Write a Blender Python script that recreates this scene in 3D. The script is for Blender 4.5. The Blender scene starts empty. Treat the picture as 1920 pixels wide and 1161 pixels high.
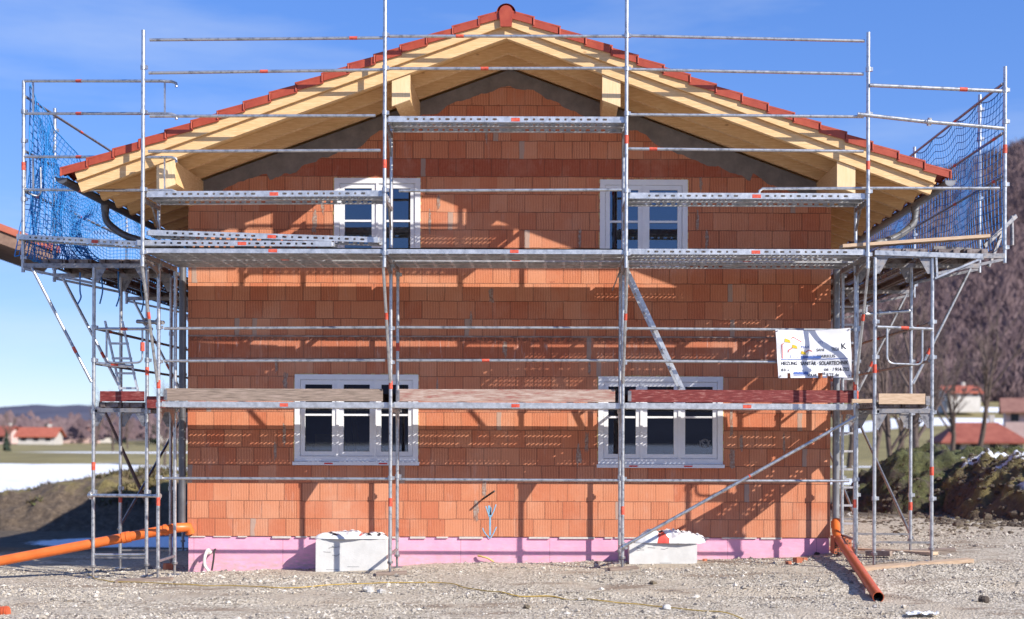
import bpy, math, random
from mathutils import Vector, Matrix, noise
random.seed(7)
sc = bpy.context.scene
COL = sc.collection
R = math.radians
# ------------------------------------------------------------------ camera model
F, CX, HY, EZ, DC = 2350.0, 1040.0, 815.0, 1.9, 17.6
TH = 0.003
def P(px, py, D=0.0):
    """photo pixel + metres in front of the facade -> world point"""
    x, y = px - CX, py - HY
    x, y = x + TH * y, y - TH * x
    d = DC - D
    return Vector((x * d / F, -D, EZ - y * d / F))
def ss(a, b, t):
    t = max(0.0, min(1.0, (t - a) / (b - a)))
    return t * t * (3 - 2 * t)
def nz(x, y, s=1.0, z=0.0): return noise.noise(Vector((x * s, y * s, z)))

# ------------------------------------------------------------------ materials
class NT:
    def __init__(s, m): s.t = m.node_tree; s.n = s.t.nodes; s.l = s.t.links
    def link(s, a, b): s.l.new(a, b)
    def put(s, v, sock):
        if hasattr(v, 'is_linked') or isinstance(v, bpy.types.NodeSocket): s.l.new(v, sock)
        else: sock.default_value = v
    def m(s, op, a, b=0.0, c=None, clamp=False):
        n = s.n.new('ShaderNodeMath'); n.operation = op; n.use_clamp = clamp
        s.put(a, n.inputs[0]); s.put(b, n.inputs[1])
        if c is not None: s.put(c, n.inputs[2])
        return n.outputs[0]
    def mix(s, f, a, b, mode='MIX'):
        n = s.n.new('ShaderNodeMix'); n.data_type = 'RGBA'; n.blend_type = mode
        s.put(f, n.inputs[0]); s.put(a, n.inputs[6]); s.put(b, n.inputs[7])
        return n.outputs[2]
    def noise(s, vec, scale, detail=4, rough=.6, col=False):
        n = s.n.new('ShaderNodeTexNoise'); n.inputs['Scale'].default_value = scale
        n.inputs['Detail'].default_value = detail; n.inputs['Roughness'].default_value = rough
        if vec is not None: s.l.new(vec, n.inputs['Vector'])
        return n.outputs['Color' if col else 'Fac']
    def ramp(s, f, stops):
        n = s.n.new('ShaderNodeValToRGB'); e = n.color_ramp.elements
        while len(e) > 1: e.remove(e[-1])
        e[0].position, e[0].color = stops[0][0], c4(stops[0][1])
        for p, c in stops[1:]:
            q = e.new(p); q.color = c4(c)
        s.put(f, n.inputs[0]); return n.outputs[0]
    def pos(s): return s.n.new('ShaderNodeNewGeometry').outputs['Position']
    def obj(s): return s.n.new('ShaderNodeTexCoord').outputs['Object']
    def sep(s, v):
        n = s.n.new('ShaderNodeSeparateXYZ'); s.l.new(v, n.inputs[0]); return n.outputs
    def comb(s, x, y, z):
        n = s.n.new('ShaderNodeCombineXYZ')
        for i, v in enumerate((x, y, z)): s.put(v, n.inputs[i])
        return n.outputs[0]
    def scale(s, v, sx, sy, sz, rot=(0, 0, 0)):
        n = s.n.new('ShaderNodeMapping'); n.inputs['Scale'].default_value = (sx, sy, sz)
        n.inputs['Rotation'].default_value = rot
        s.l.new(v, n.inputs[0]); return n.outputs[0]
    def bump(s, h, dist, strength=1.0):
        n = s.n.new('ShaderNodeBump'); n.inputs['Distance'].default_value = dist
        n.inputs['Strength'].default_value = strength
        s.l.new(h, n.inputs['Height']); return n.outputs[0]
def c4(c): return (c[0], c[1], c[2], 1.0) if len(c) == 3 else c
def newmat(name):
    m = bpy.data.materials.new(name); m.use_nodes = True
    nt = NT(m); b = nt.n['Principled BSDF']
    return m, nt, b
def pm(name, c1, c2, scale=8, rough=.7, metal=0.0, bump=0.0, bscale=None, st=(1, 1, 1), c3=None, spec=.4, rot=(0, 0, 0), rv=.1, lo=.35, hi=.65):
    m, nt, b = newmat(name)
    v = nt.scale(nt.pos(), *st, rot=rot)
    f = nt.noise(v, scale, 6, .65)
    stops = [(lo, c1), (hi, c2)] if c3 is None else [(lo, c1), ((lo + hi) / 2, c2), (hi, c3)]
    nt.link(nt.ramp(f, stops), b.inputs['Base Color'])
    b.inputs['Metallic'].default_value = metal
    b.inputs['Specular IOR Level'].default_value = spec
    nt.link(nt.m('MULTIPLY_ADD', f, rv * 2, rough - rv), b.inputs['Roughness'])
    if bump:
        g = nt.noise(v, bscale or scale * 4, 5, .6)
        nt.link(nt.bump(g, bump), b.inputs['Normal'])
    return m

M = {}
def knots(m, sc_=2.6):
    nt = NT(m); b = nt.n['Principled BSDF']; src = b.inputs['Base Color'].links[0].from_socket
    v = nt.n.new('ShaderNodeTexVoronoi'); v.inputs['Scale'].default_value = sc_; nt.link(nt.scale(nt.pos(), .8, 1, 1.7), v.inputs['Vector'])
    k = nt.ramp(v.outputs['Distance'], [(.03, (1, 1, 1)), (.075, (0, 0, 0))])
    nt.link(nt.mix(nt.m('MULTIPLY', k, .75), src, (.30, .14, .055, 1)), b.inputs['Base Color'])
M['steel'] = pm('galvanised_steel', (.25, .26, .28), (.54, .55, .56), 16, .38, .8, .0006, 60, c3=(.60, .60, .59), lo=.3, hi=.72)
M['steel_dark'] = pm('dull_steel', (.15, .14, .145), (.31, .305, .31), 14, .45, .7, .0006, 60, c3=(.36, .31, .27))
M['alu'] = pm('aluminium', (.46, .47, .48), (.70, .71, .72), 14, .38, .65, .0004, 80)
M['steel_rusty'] = pm('rusty_deck_steel', (.085, .065, .06), (.19, .155, .145), 9, .55, .4, .0006, 60, c3=(.27, .24, .235))
M['red'] = pm('red_marking', (.50, .05, .025), (.66, .13, .08), 24, .55)
M['wood_new'] = pm('fresh_spruce', (.78, .545, .29), (.68, .435, .205), 5, .62, 0, .0008, 30, st=(1.2, 3, 14), c3=(.62, .39, .18), lo=.36, hi=.72)
M['wood_cap'] = pm('pale_spruce_board', (.80, .60, .36), (.72, .49, .25), 4, .6, 0, .0006, 30, st=(14, 3, 1.2), lo=.36, hi=.72)
M['wood_board'] = pm('soffit_boarding', (.72, .45, .20), (.64, .38, .155), 5, .65, 0, .001, 30, st=(1, 14, 2))
M['wood_old'] = pm('weathered_board', (.13, .095, .075), (.27, .205, .16), 5, .8, 0, .002, 30, st=(1.0, 6, 16), c3=(.40, .30, .25), lo=.3, hi=.7)
knots(M['wood_old'], 3.0)
M['wood_faded'] = pm('faded_red_board', (.30, .10, .08), (.37, .25, .20), 4.5, .8, 0, .002, 30, st=(1.1, 5, 9), c3=(.50, .39, .33), lo=.32, hi=.66)
knots(M['wood_faded'], 3.0)
M['wood_pale'] = pm('pale_board', (.60, .44, .30), (.44, .30, .19), 6, .75, 0, .0015, 30, st=(1.5, 6, 16))
M['wood_red'] = pm('red_painted_board', (.12, .016, .014), (.20, .032, .028), 6, .6, 0, .0015, 40, st=(1.4, 6, 10), c3=(.38, .19, .16), lo=.36, hi=.72)
knots(M['wood_new']); knots(M['wood_cap'], 3.2)
M['ply'] = pm('plywood_deck', (.34, .27, .21), (.24, .18, .14), 7, .7, st=(1, 6, 6))
M['tile'] = pm('clay_tile', (.32, .052, .028), (.40, .075, .038), 6, .42, 0, .001, 40)
M['tile_old'] = pm('far_roof_tile', (.30, .078, .045), (.40, .115, .07), 1.2, .8)
M['tile_dull'] = pm('dull_red_roof_tile', (.24, .062, .04), (.33, .10, .065), .8, .85)
M['tile_brown'] = pm('far_brown_roof_tile', (.22, .10, .075), (.30, .15, .11), 1.2, .8)
M['render_wall'] = pm('far_render', (.46, .43, .39), (.54, .51, .47), 1.2, .85)
M['render_pink'] = pm('far_pink_render', (.58, .40, .36), (.64, .46, .42), 1.2, .85)
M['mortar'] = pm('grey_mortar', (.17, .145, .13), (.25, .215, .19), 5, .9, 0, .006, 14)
M['pvc_white'] = pm('white_upvc', (.74, .74, .76), (.80, .80, .81), 6, .35)
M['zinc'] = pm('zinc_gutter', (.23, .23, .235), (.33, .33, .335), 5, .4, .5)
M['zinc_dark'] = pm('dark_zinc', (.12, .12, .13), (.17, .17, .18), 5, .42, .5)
M['orange'] = pm('orange_pvc', (.62, .13, .025), (.70, .165, .035), 7, .38)
M['orange_dark'] = pm('brown_orange_pvc', (.46, .085, .03), (.54, .11, .04), 7, .42)
M['rubber'] = pm('black_rubber', (.015, .015, .015), (.03, .03, .03), 9, .6)
M['concrete'] = pm('light_concrete', (.56, .55, .52), (.68, .67, .64), 6, .85, 0, .003, 50, lo=.3, hi=.7)
M['net'] = pm('blue_net', (.016, .19, .53), (.04, .28, .68), 9, .5)
M['net2'] = pm('dark_blue_net', (.018, .15, .46), (.035, .22, .58), 9, .5)
M['cable'] = pm('yellow_cable', (.42, .27, .05), (.54, .36, .07), 9, .5)
M['conduit'] = pm('cream_conduit', (.68, .63, .54), (.75, .71, .63), 9, .5)
M['brick_bit'] = pm('broken_brick', (.42, .12, .06), (.52, .19, .10), 9, .85, 0, .004, 30)
M['stone'] = pm('stone', (.36, .34, .31), (.58, .56, .53), 7, .85, 0, .004, 40)
M['bark'] = pm('bark', (.07, .05, .042), (.13, .095, .078), 6, .9)
M['twig'] = pm('twigs', (.11, .078, .066), (.16, .115, .10), 3, .9)
M['stake'] = pm('weathered_stake', (.16, .10, .075), (.24, .155, .115), 6, .9)
M['forest'] = pm('bare_forest', (.105, .068, .075), (.175, .118, .125), .05, .95, c3=(.25, .175, .175), lo=.33, hi=.68)  # bare-wood brown, with a purple tint that paints in the hillside haze
M['conifer'] = pm('conifer_green', (.02, .032, .022), (.04, .058, .035), 1, .9)
M['hill'] = pm('hill_ground', (.11, .08, .07), (.17, .13, .11), .03, .95, c3=(.21, .17, .12))
M['farhill'] = pm('distant_hill', (.055, .055, .085), (.085, .082, .115), .012, .95)  # bluish tint puts the distance haze into the colour
M['snow'] = pm('old_snow', (.78, .80, .84), (.86, .87, .89), 1.5, .7, 0, .02, 6)
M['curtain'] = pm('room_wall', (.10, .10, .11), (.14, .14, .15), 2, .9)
M['plank_yellow'] = pm('interior_board', (.55, .36, .12), (.62, .42, .17), 6, .7)
M['blue_paint'] = pm('blue_spray', (.14, .44, .68), (.34, .46, .55), 9, .8)
M['ink'] = pm('black_ink', (.012, .012, .016), (.02, .02, .025), 9, .6)
M['ink_blue'] = pm('blue_ink', (.06, .12, .38), (.09, .17, .45), 9, .6)
M['ink_red'] = pm('red_ink', (.58, .04, .03), (.65, .06, .05), 9, .6)
M['ink_yellow'] = pm('yellow_ink', (.62, .42, .02), (.75, .55, .05), 9, .6)
M['tarp'] = pm('white_tarpaulin', (.74, .74, .76), (.80, .80, .82), 3, .45)
M['film'] = pm('white_film', (.66, .65, .64), (.80, .80, .79), 9, .4, 0, .004, 30)
M['film_red'] = pm('red_print_film', (.6, .07, .05), (.66, .12, .09), 9, .4)
M['dark'] = pm('dark_glass', (.02, .022, .026), (.03, .032, .036), 2, .3)
M['soil'] = pm('dark_soil', (.055, .042, .033), (.12, .092, .068), 1.3, .95, 0, .05, 5, c3=(.17, .14, .085))
M['moss'] = None

def block_material():
    m, nt, b = newmat('clay_block_masonry')
    pos = nt.pos(); x, y, z = nt.sep(pos)
    wz = nt.noise(pos, 3.5, 3, .6); wx = nt.noise(nt.scale(pos, 1, 1, 1.3), 5.0, 3, .6)
    z = nt.m('ADD', z, nt.m('MULTIPLY', nt.m('SUBTRACT', wz, .5), .022)); x = nt.m('ADD', x, nt.m('MULTIPLY', nt.m('SUBTRACT', wx, .5), .020))
    up = nt.m('GREATER_THAN', z, 3.27)
    vlo = nt.m('MULTIPLY', nt.m('SUBTRACT', z, .46), 4.0)
    vlo = nt.m('MINIMUM', vlo, 10.98)
    vup = nt.m('ADD', nt.m('MULTIPLY', nt.m('SUBTRACT', z, 3.27), 4.0), 100.0)
    v = nt.m('ADD', nt.m('MULTIPLY', vup, up), nt.m('MULTIPLY', vlo, nt.m('SUBTRACT', 1.0, up)))
    row = nt.m('FLOOR', v); fv = nt.m('FRACT', v)
    wr = nt.n.new('ShaderNodeTexWhiteNoise'); wr.noise_dimensions = '1D'; nt.link(row, wr.inputs['W'])
    off = nt.m('ADD', nt.m('MULTIPLY', row, .5), nt.m('MULTIPLY', wr.outputs[0], .3))
    u = nt.m('ADD', nt.m('MULTIPLY', nt.m('ADD', x, y), 1 / .2485), off)
    colm = nt.m('FLOOR', u); fu = nt.m('FRACT', u)
    wn = nt.n.new('ShaderNodeTexWhiteNoise'); wn.noise_dimensions = '3D'
    nt.link(nt.comb(colm, row, 3.0), wn.inputs['Vector']); rnd = wn.outputs[0]
    wn2 = nt.n.new('ShaderNodeTexWhiteNoise'); wn2.noise_dimensions = '3D'
    nt.link(nt.comb(colm, row, 11.0), wn2.inputs['Vector']); rnd2 = wn2.outputs[0]
    n1 = nt.noise(pos, 2.2, 5, .6); n2 = nt.noise(pos, 18, 5, .7)
    base = nt.ramp(nt.m('ADD', nt.m('ADD', nt.m('MULTIPLY', rnd, .45), nt.m('MULTIPLY', n1, .45)), .04),
                   [(.10, (.47, .108, .050)), (.35, (.56, .178, .086)), (.6, (.62, .245, .128)), (.9, (.68, .32, .19))])
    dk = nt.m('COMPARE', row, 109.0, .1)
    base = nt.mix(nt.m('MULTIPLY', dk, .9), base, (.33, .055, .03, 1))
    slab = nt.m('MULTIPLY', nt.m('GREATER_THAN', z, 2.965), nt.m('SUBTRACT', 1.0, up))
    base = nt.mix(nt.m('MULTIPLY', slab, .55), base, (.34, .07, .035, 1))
    base = nt.mix(nt.m('MULTIPLY', n2, .35), base, (.70, .33, .19, 1))
    # extruded grooves
    gf = nt.m('FRACT', nt.m('MULTIPLY', u, 11.0))
    g = nt.m('ABSOLUTE', nt.m('SUBTRACT', gf, .5))
    groove = nt.m('LESS_THAN', g, .17)
    gstr = nt.m('MULTIPLY', groove, nt.m('MULTIPLY_ADD', rnd2, .55, .22))
    base = nt.mix(gstr, base, (.27, .062, .03, 1))
    # joints
    ju = nt.m('LESS_THAN', nt.m('MINIMUM', fu, nt.m('SUBTRACT', 1.0, fu)), nt.m('MULTIPLY_ADD', n2, .030, .000))
    jv = nt.m('LESS_THAN', nt.m('MINIMUM', fv, nt.m('SUBTRACT', 1.0, fv)), nt.m('MULTIPLY_ADD', n2, .040, .000))
    joint = nt.m('MAXIMUM', nt.m('MULTIPLY', ju, nt.m('GREATER_THAN', rnd2, .12)), jv)
    base = nt.mix(nt.m('MULTIPLY', joint, .72), base, (.16, .075, .052, 1))
    # mortar filled gaps on a few blocks and lime bloom
    n3 = nt.noise(nt.scale(pos, 1, 1, .55), 7.5, 4, .6)
    near = nt.m('LESS_THAN', nt.m('ABSOLUTE', nt.m('SUBTRACT', fu, .12)), nt.m('MULTIPLY', n3, .30))
    smear = nt.m('MULTIPLY', near, nt.m('GREATER_THAN', rnd, .955))
    base = nt.mix(nt.m('MULTIPLY', smear, .7), base, (.36, .32, .28, 1))
    bl = nt.noise(nt.scale(pos, 1, 1, .25), 5, 6, .7)
    bloom = nt.m('MULTIPLY', nt.ramp(bl, [(.58, (0, 0, 0)), (.76, (1, 1, 1))]), .3)
    base = nt.mix(bloom, base, (.66, .50, .42, 1))
    drip = nt.noise(nt.scale(pos, 9, 9, 1.4), 2.2, 5, .7)
    dm = nt.m('MULTIPLY', nt.ramp(drip, [(.57, (0, 0, 0)), (.70, (1, 1, 1))]), nt.m('MULTIPLY', slab, .5))
    base = nt.mix(dm, base, (.62, .54, .50, 1))
    chip = nt.m('MULTIPLY', nt.m('GREATER_THAN', nt.noise(pos, 9, 3, .5), .69), nt.m('LESS_THAN', nt.m('MINIMUM', fv, nt.m('SUBTRACT', 1.0, fv)), .13))
    base = nt.mix(nt.m('MULTIPLY', chip, .6), base, (.30, .075, .04, 1))
    dust = nt.ramp(nt.noise(pos, .9, 6, .7), [(.5, (0, 0, 0)), (.75, (.4, .4, .4))])
    base = nt.mix(dust, base, (.66, .40, .28, 1))
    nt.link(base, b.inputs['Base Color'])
    b.inputs['Roughness'].default_value = .85; b.inputs['Specular IOR Level'].default_value = .25
    hgt = nt.m('SUBTRACT', 1.0, nt.m('MAXIMUM', nt.m('MULTIPLY', groove, .4), joint))
    hgt = nt.m('ADD', hgt, nt.m('MULTIPLY', n2, .25))
    hgt = nt.m('ADD', hgt, nt.m('MULTIPLY', rnd2, .35))
    nt.link(nt.bump(hgt, .006, .9), b.inputs['Normal'])
    return m
M['block'] = block_material()

def plinth_material():
    m, nt, b = newmat('pink_insulation')
    pos = nt.pos(); x, y, z = nt.sep(pos)
    f = nt.noise(pos, 4, 6, .65); f2 = nt.noise(nt.scale(pos, 1, 1, 3), 9, 5, .7)
    c = nt.ramp(f, [(.3, (.79, .335, .48)), (.7, (.87, .43, .57))])
    dirt = nt.m('MULTIPLY', nt.ramp(f2, [(.38, (0, 0, 0)), (.62, (1, 1, 1))]), nt.m('SUBTRACT', 1.15, nt.m('MULTIPLY', z, 2.9, clamp=True), clamp=True))
    sp_ = nt.m('MULTIPLY', nt.m('GREATER_THAN', nt.noise(pos, 26, 3, .6), .66), .55)
    c = nt.mix(sp_, c, (.60, .42, .45, 1))
    c = nt.mix(nt.m('MULTIPLY', dirt, .8), c, (.50, .36, .32, 1))
    ju = nt.m('LESS_THAN', nt.m('FRACT', nt.m('MULTIPLY', nt.m('ADD', x, .07), .8)), .008)
    c = nt.mix(nt.m('MULTIPLY', ju, .6), c, (.36, .16, .22, 1))
    nt.link(c, b.inputs['Base Color']); b.inputs['Roughness'].default_value = .8
    nt.link(nt.bump(f2, .004), b.inputs['Normal'])
    return m
M['plinth'] = plinth_material()

def glass_material(name, refl):
    m = bpy.data.materials.new(name); m.use_nodes = True; nt = NT(m)
    nt.n.remove(nt.n['Principled BSDF']); out = nt.n['Material Output']
    tr = nt.n.new('ShaderNodeBsdfTransparent'); tr.inputs[0].default_value = (.50, .54, .60, 1)
    gl = nt.n.new('ShaderNodeBsdfGlossy'); gl.inputs['Roughness'].default_value = .015
    gl.inputs[0].default_value = (.8, .88, 1, 1)
    lw = nt.n.new('ShaderNodeFresnel'); lw.inputs[0].default_value = 1.5
    mx = nt.n.new('ShaderNodeMixShader')
    nt.link(nt.m('ADD', lw.outputs[0], refl, clamp=True), mx.inputs[0])
    nt.link(tr.outputs[0], mx.inputs[1]); nt.link(gl.outputs[0], mx.inputs[2])
    nt.link(mx.outputs[0], out.inputs[0])
    return m
M['glass'] = glass_material('window_glass', .045)
M['glass_up'] = glass_material('upper_window_glass', .10)

def ground_material():
    m, nt, b = newmat('site_ground')
    pos = nt.pos()
    at = nt.n.new('ShaderNodeAttribute'); at.attribute_name = 'cover'
    cr, cg, cb = nt.sep(at.outputs['Vector'])
    vo = nt.n.new('ShaderNodeTexVoronoi'); vo.inputs['Scale'].default_value = 34; nt.link(pos, vo.inputs['Vector'])
    vs, _, _ = nt.sep(vo.outputs['Color'])
    n1 = nt.noise(pos, .9, 6, .65); n2 = nt.noise(pos, 6, 6, .7); n3 = nt.noise(pos, 60, 3, .7)
    grav = nt.ramp(nt.m('ADD', nt.m('MULTIPLY', vs, .6), nt.m('MULTIPLY', n3, .4)), [(.2, (.28, .235, .18)), (.5, (.48, .415, .325)), (.8, (.68, .61, .50))])
    sand = nt.ramp(n2, [(.3, (.42, .345, .26)), (.7, (.57, .485, .375))])
    grav = nt.mix(nt.ramp(n1, [(.47, (0, 0, 0)), (.62, (.85, .85, .85))]), grav, sand)
    mud = nt.ramp(nt.noise(nt.scale(pos, .5, 1.4, 1), 1.1, 5, .7), [(.54, (0, 0, 0)), (.64, (.8, .8, .8))])
    grav = nt.mix(mud, grav, (.26, .19, .135, 1))
    soil = nt.ramp(n2, [(.3, (.065, .050, .038)), (.7, (.17, .135, .10))])
    grass = nt.ramp(nt.noise(nt.scale(pos, .12, .05, 1), 1.2, 6, .65), [(.3, (.17, .14, .065)), (.55, (.27, .225, .10)), (.75, (.32, .26, .14))])
    snow = nt.ramp(n2, [(.3, (.76, .78, .83)), (.7, (.86, .87, .89))])
    base = nt.mix(cr, soil, grav)
    base = nt.mix(cg, base, grass)
    sm = nt.ramp(nt.m('ADD', cb, nt.m('MULTIPLY', nt.m('SUBTRACT', n2, .5), .5)), [(.42, (0, 0, 0)), (.55, (1, 1, 1))])
    base = nt.mix(sm, base, snow)
    nt.link(base, b.inputs['Base Color']); b.inputs['Roughness'].default_value = .92
    b.inputs['Specular IOR Level'].default_value = .2
    hh = nt.m('ADD', nt.m('MULTIPLY', vo.outputs['Distance'], .8), n3)
    nt.link(nt.bump(hh, .02, .9), b.inputs['Normal'])
    return m
M['ground'] = ground_material()
def moss_material():
    m, nt, b = newmat('mossy_earth')
    pos = nt.pos(); x, y, z = nt.sep(pos)
    n1 = nt.noise(pos, 1.6, 6, .7); n2 = nt.noise(pos, 9, 6, .75)
    soil = nt.ramp(n2, [(.3, (.045, .034, .027)), (.7, (.13, .10, .075))])
    grass = nt.ramp(n2, [(.3, (.045, .05, .018)), (.6, (.12, .125, .042)), (.8, (.20, .185, .09))])
    k = nt.ramp(nt.m('ADD', n1, nt.m('MULTIPLY', nt.m('SUBTRACT', z, .7), .14)), [(.46, (0, 0, 0)), (.58, (1, 1, 1))])
    nt.link(nt.mix(k, soil, grass), b.inputs['Base Color']); b.inputs['Roughness'].default_value = .95
    nt.link(nt.bump(n2, .09, 1), b.inputs['Normal'])
    return m
M['moss'] = moss_material()
def bank_material():
    m, nt, b = newmat('earth_bank')
    pos = nt.pos(); x, y, z = nt.sep(pos)
    n1 = nt.noise(pos, .8, 6, .7); n2 = nt.noise(pos, 6, 6, .75)
    soil = nt.ramp(n2, [(.3, (.055, .038, .026)), (.55, (.135, .097, .066)), (.75, (.24, .18, .125))])
    grass = nt.ramp(n2, [(.3, (.12, .092, .034)), (.6, (.23, .185, .07)), (.8, (.32, .255, .125))])
    k = nt.ramp(nt.m('ADD', n1, nt.m('MULTIPLY', nt.m('SUBTRACT', z, .5), .16)), [(.47, (0, 0, 0)), (.60, (1, 1, 1))])
    c = nt.mix(k, soil, grass)
    ns = nt.noise(nt.scale(pos, .35, .8, 1), 1.0, 5, .6)
    sn = nt.ramp(nt.m('ADD', ns, nt.m('MULTIPLY', nt.m('SUBTRACT', z, .9), .22)), [(.645, (0, 0, 0)), (.67, (1, 1, 1))])
    c = nt.mix(sn, c, (.78, .80, .84, 1))
    nt.link(c, b.inputs['Base Color']); b.inputs['Roughness'].default_value = .95
    nt.link(nt.bump(n2, .10, 1), b.inputs['Normal'])
    return m
M['bank'] = bank_material()

# ------------------------------------------------------------------ mesh builder
class MB:
    def __init__(s): s.v = []; s.f = []; s.mi = []; s.sm = []
    def add(s, vs, fs, mi=0, smooth=False):
        o = len(s.v); s.v += [tuple(v) for v in vs]
        for f in fs:
            s.f.append([i + o for i in f]); s.mi.append(mi); s.sm.append(smooth)
    def quad(s, a, b, c, d, mi=0): s.add([a, b, c, d], [(0, 1, 2, 3)], mi)
    def box(s, a, b, mi=0, M4=None, bev=0.0):
        (x0, y0, z0), (x1, y1, z1) = a, b
        if x0 > x1: x0, x1 = x1, x0
        if y0 > y1: y0, y1 = y1, y0
        if z0 > z1: z0, z1 = z1, z0
        vs = [Vector(p) for p in ((x0, y0, z0), (x1, y0, z0), (x1, y1, z0), (x0, y1, z0), (x0, y0, z1), (x1, y0, z1), (x1, y1, z1), (x0, y1, z1))]
        if M4 is not None: vs = [M4 @ v for v in vs]
        s.add(vs, [(0, 3, 2, 1), (4, 5, 6, 7), (0, 1, 5, 4), (1, 2, 6, 5), (2, 3, 7, 6), (3, 0, 4, 7)], mi)
    def bar(s, a, b, w, h, mi=0, up=Vector((0, 0, 1))):
        """rectangular bar from a to b, w across, h along up"""
        a, b = Vector(a), Vector(b); d = (b - a); L = d.length; d.normalize()
        sd = d.cross(up)
        if sd.length < 1e-4: sd = d.cross(Vector((0, 1, 0)))
        sd.normalize(); u = sd.cross(d)
        M4 = Matrix((( d.x, sd.x, u.x, a.x), (d.y, sd.y, u.y, a.y), (d.z, sd.z, u.z, a.z), (0, 0, 0, 1)))
        s.box((0, -w / 2, -h / 2), (L, w / 2, h / 2), mi, M4)
    def tube(s, a, b, r, n=10, mi=0, r2=None, cap=True):
        a, b = Vector(a), Vector(b); d = b - a
        if d.length < 1e-6: return
        d.normalize(); e = d.cross(Vector((0, 0, 1)))
        if e.length < 1e-3: e = d.cross(Vector((1, 0, 0)))
        e.normalize(); g = d.cross(e); r2 = r if r2 is None else r2
        vs = []
        for c, q in ((a, r), (b, r2)):
            for i in range(n):
                t = 2 * math.pi * i / n
                vs.append(c + e * (q * math.cos(t)) + g * (q * math.sin(t)))
        s.add(vs, [(i, (i + 1) % n, n + (i + 1) % n, n + i) for i in range(n)], mi, True)
        if cap: s.add(vs, [tuple(range(n))[::-1], tuple(range(n, 2 * n))], mi)
    def poly(s, pts, r, n=8, mi=0, cap=True, rs=None):
        pts = [Vector(p) for p in pts]; vs = []; e = None
        for k, p in enumerate(pts):
            d = (pts[min(k + 1, len(pts) - 1)] - pts[max(k - 1, 0)]).normalized()
            if e is None:
                e = d.cross(Vector((0, 0, 1)))
                if e.length < 1e-3: e = d.cross(Vector((1, 0, 0)))
            e = (e - d * e.dot(d)).normalized(); g = d.cross(e)
            q = rs[k] if rs else r
            for i in range(n):
                t = 2 * math.pi * i / n
                vs.append(p + e * (q * math.cos(t)) + g * (q * math.sin(t)))
        fs = []
        for k in range(len(pts) - 1):
            for i in range(n): fs.append((k * n + i, k * n + (i + 1) % n, (k + 1) * n + (i + 1) % n, (k + 1) * n + i))
        s.add(vs, fs, mi, True)
        if cap: s.add(vs, [tuple(range(n))[::-1], tuple(range(len(vs) - n, len(vs)))], mi)
    def prism(s, pts, off, mi=0):
        """closed polygon pts extruded by vector off"""
        n = len(pts); off = Vector(off); a = [Vector(p) for p in pts]; b = [p + off for p in a]
        s.add(a + b, [tuple(range(n))[::-1], tuple(range(n, 2 * n))] + [(i, (i + 1) % n, n + (i + 1) % n, n + i) for i in range(n)], mi)
    def holecell(s, o, u, v, w, h, hw, hh, skew=0.0, mi=0):
        """flat w x h cell (origin o, axes u,v) with an eight-sided hole hw x hh"""
        out = [(0, 0), (.5, 0), (1, 0), (1, .5), (1, 1), (.5, 1), (0, 1), (0, .5)]
        k = .42
        inn = [(-k, -k), (0, -.5), (k, -k), (.5, 0), (k, k), (0, .5), (-k, k), (-.5, 0)]
        vs = [o + u * (a * w) + v * (b * h) for a, b in out]
        vs += [o + u * (w / 2 + a * hw + skew * b * hh) + v * (h / 2 + b * hh) for a, b in inn]
        s.add(vs, [(i, (i + 1) % 8, 8 + (i + 1) % 8, 8 + i) for i in range(8)], mi)
    def mesh(s, name, mats, origin=(0, 0, 0)):
        me = bpy.data.meshes.new(name); o = Vector(origin)
        me.from_pydata([tuple(Vector(v) - o) for v in s.v], [], s.f)
        for m in (mats if isinstance(mats, (list, tuple)) else [mats]): me.materials.append(m)
        me.polygons.foreach_set('material_index', s.mi); me.polygons.foreach_set('use_smooth', s.sm)
        me.update(); return me
    def build(s, name, mats, parent=None, origin=None):
        if origin is None: origin = wloc(parent) if parent else (0, 0, 0)
        ob = bpy.data.objects.new(name, s.mesh(name, mats, origin)); COL.objects.link(ob)
        if parent: ob.parent = parent
        else: ob.location = origin
        return ob
def wloc(o):
    v = Vector((0, 0, 0))
    while o is not None: v += o.location; o = o.parent
    return v
def tag(o, label, cat, group=None, kind=None):
    if label: o['label'] = label
    if cat: o['category'] = cat
    if group: o['group'] = group
    if kind: o['kind'] = kind
    return o
def thing(name, label, cat, loc=(0, 0, 0), group=None):
    o = bpy.data.objects.new(name, None); COL.objects.link(o); o.location = loc; o.empty_display_size = .3
    return tag(o, label, cat, group)
def struct(o): o['kind'] = 'structure'; return o

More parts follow.
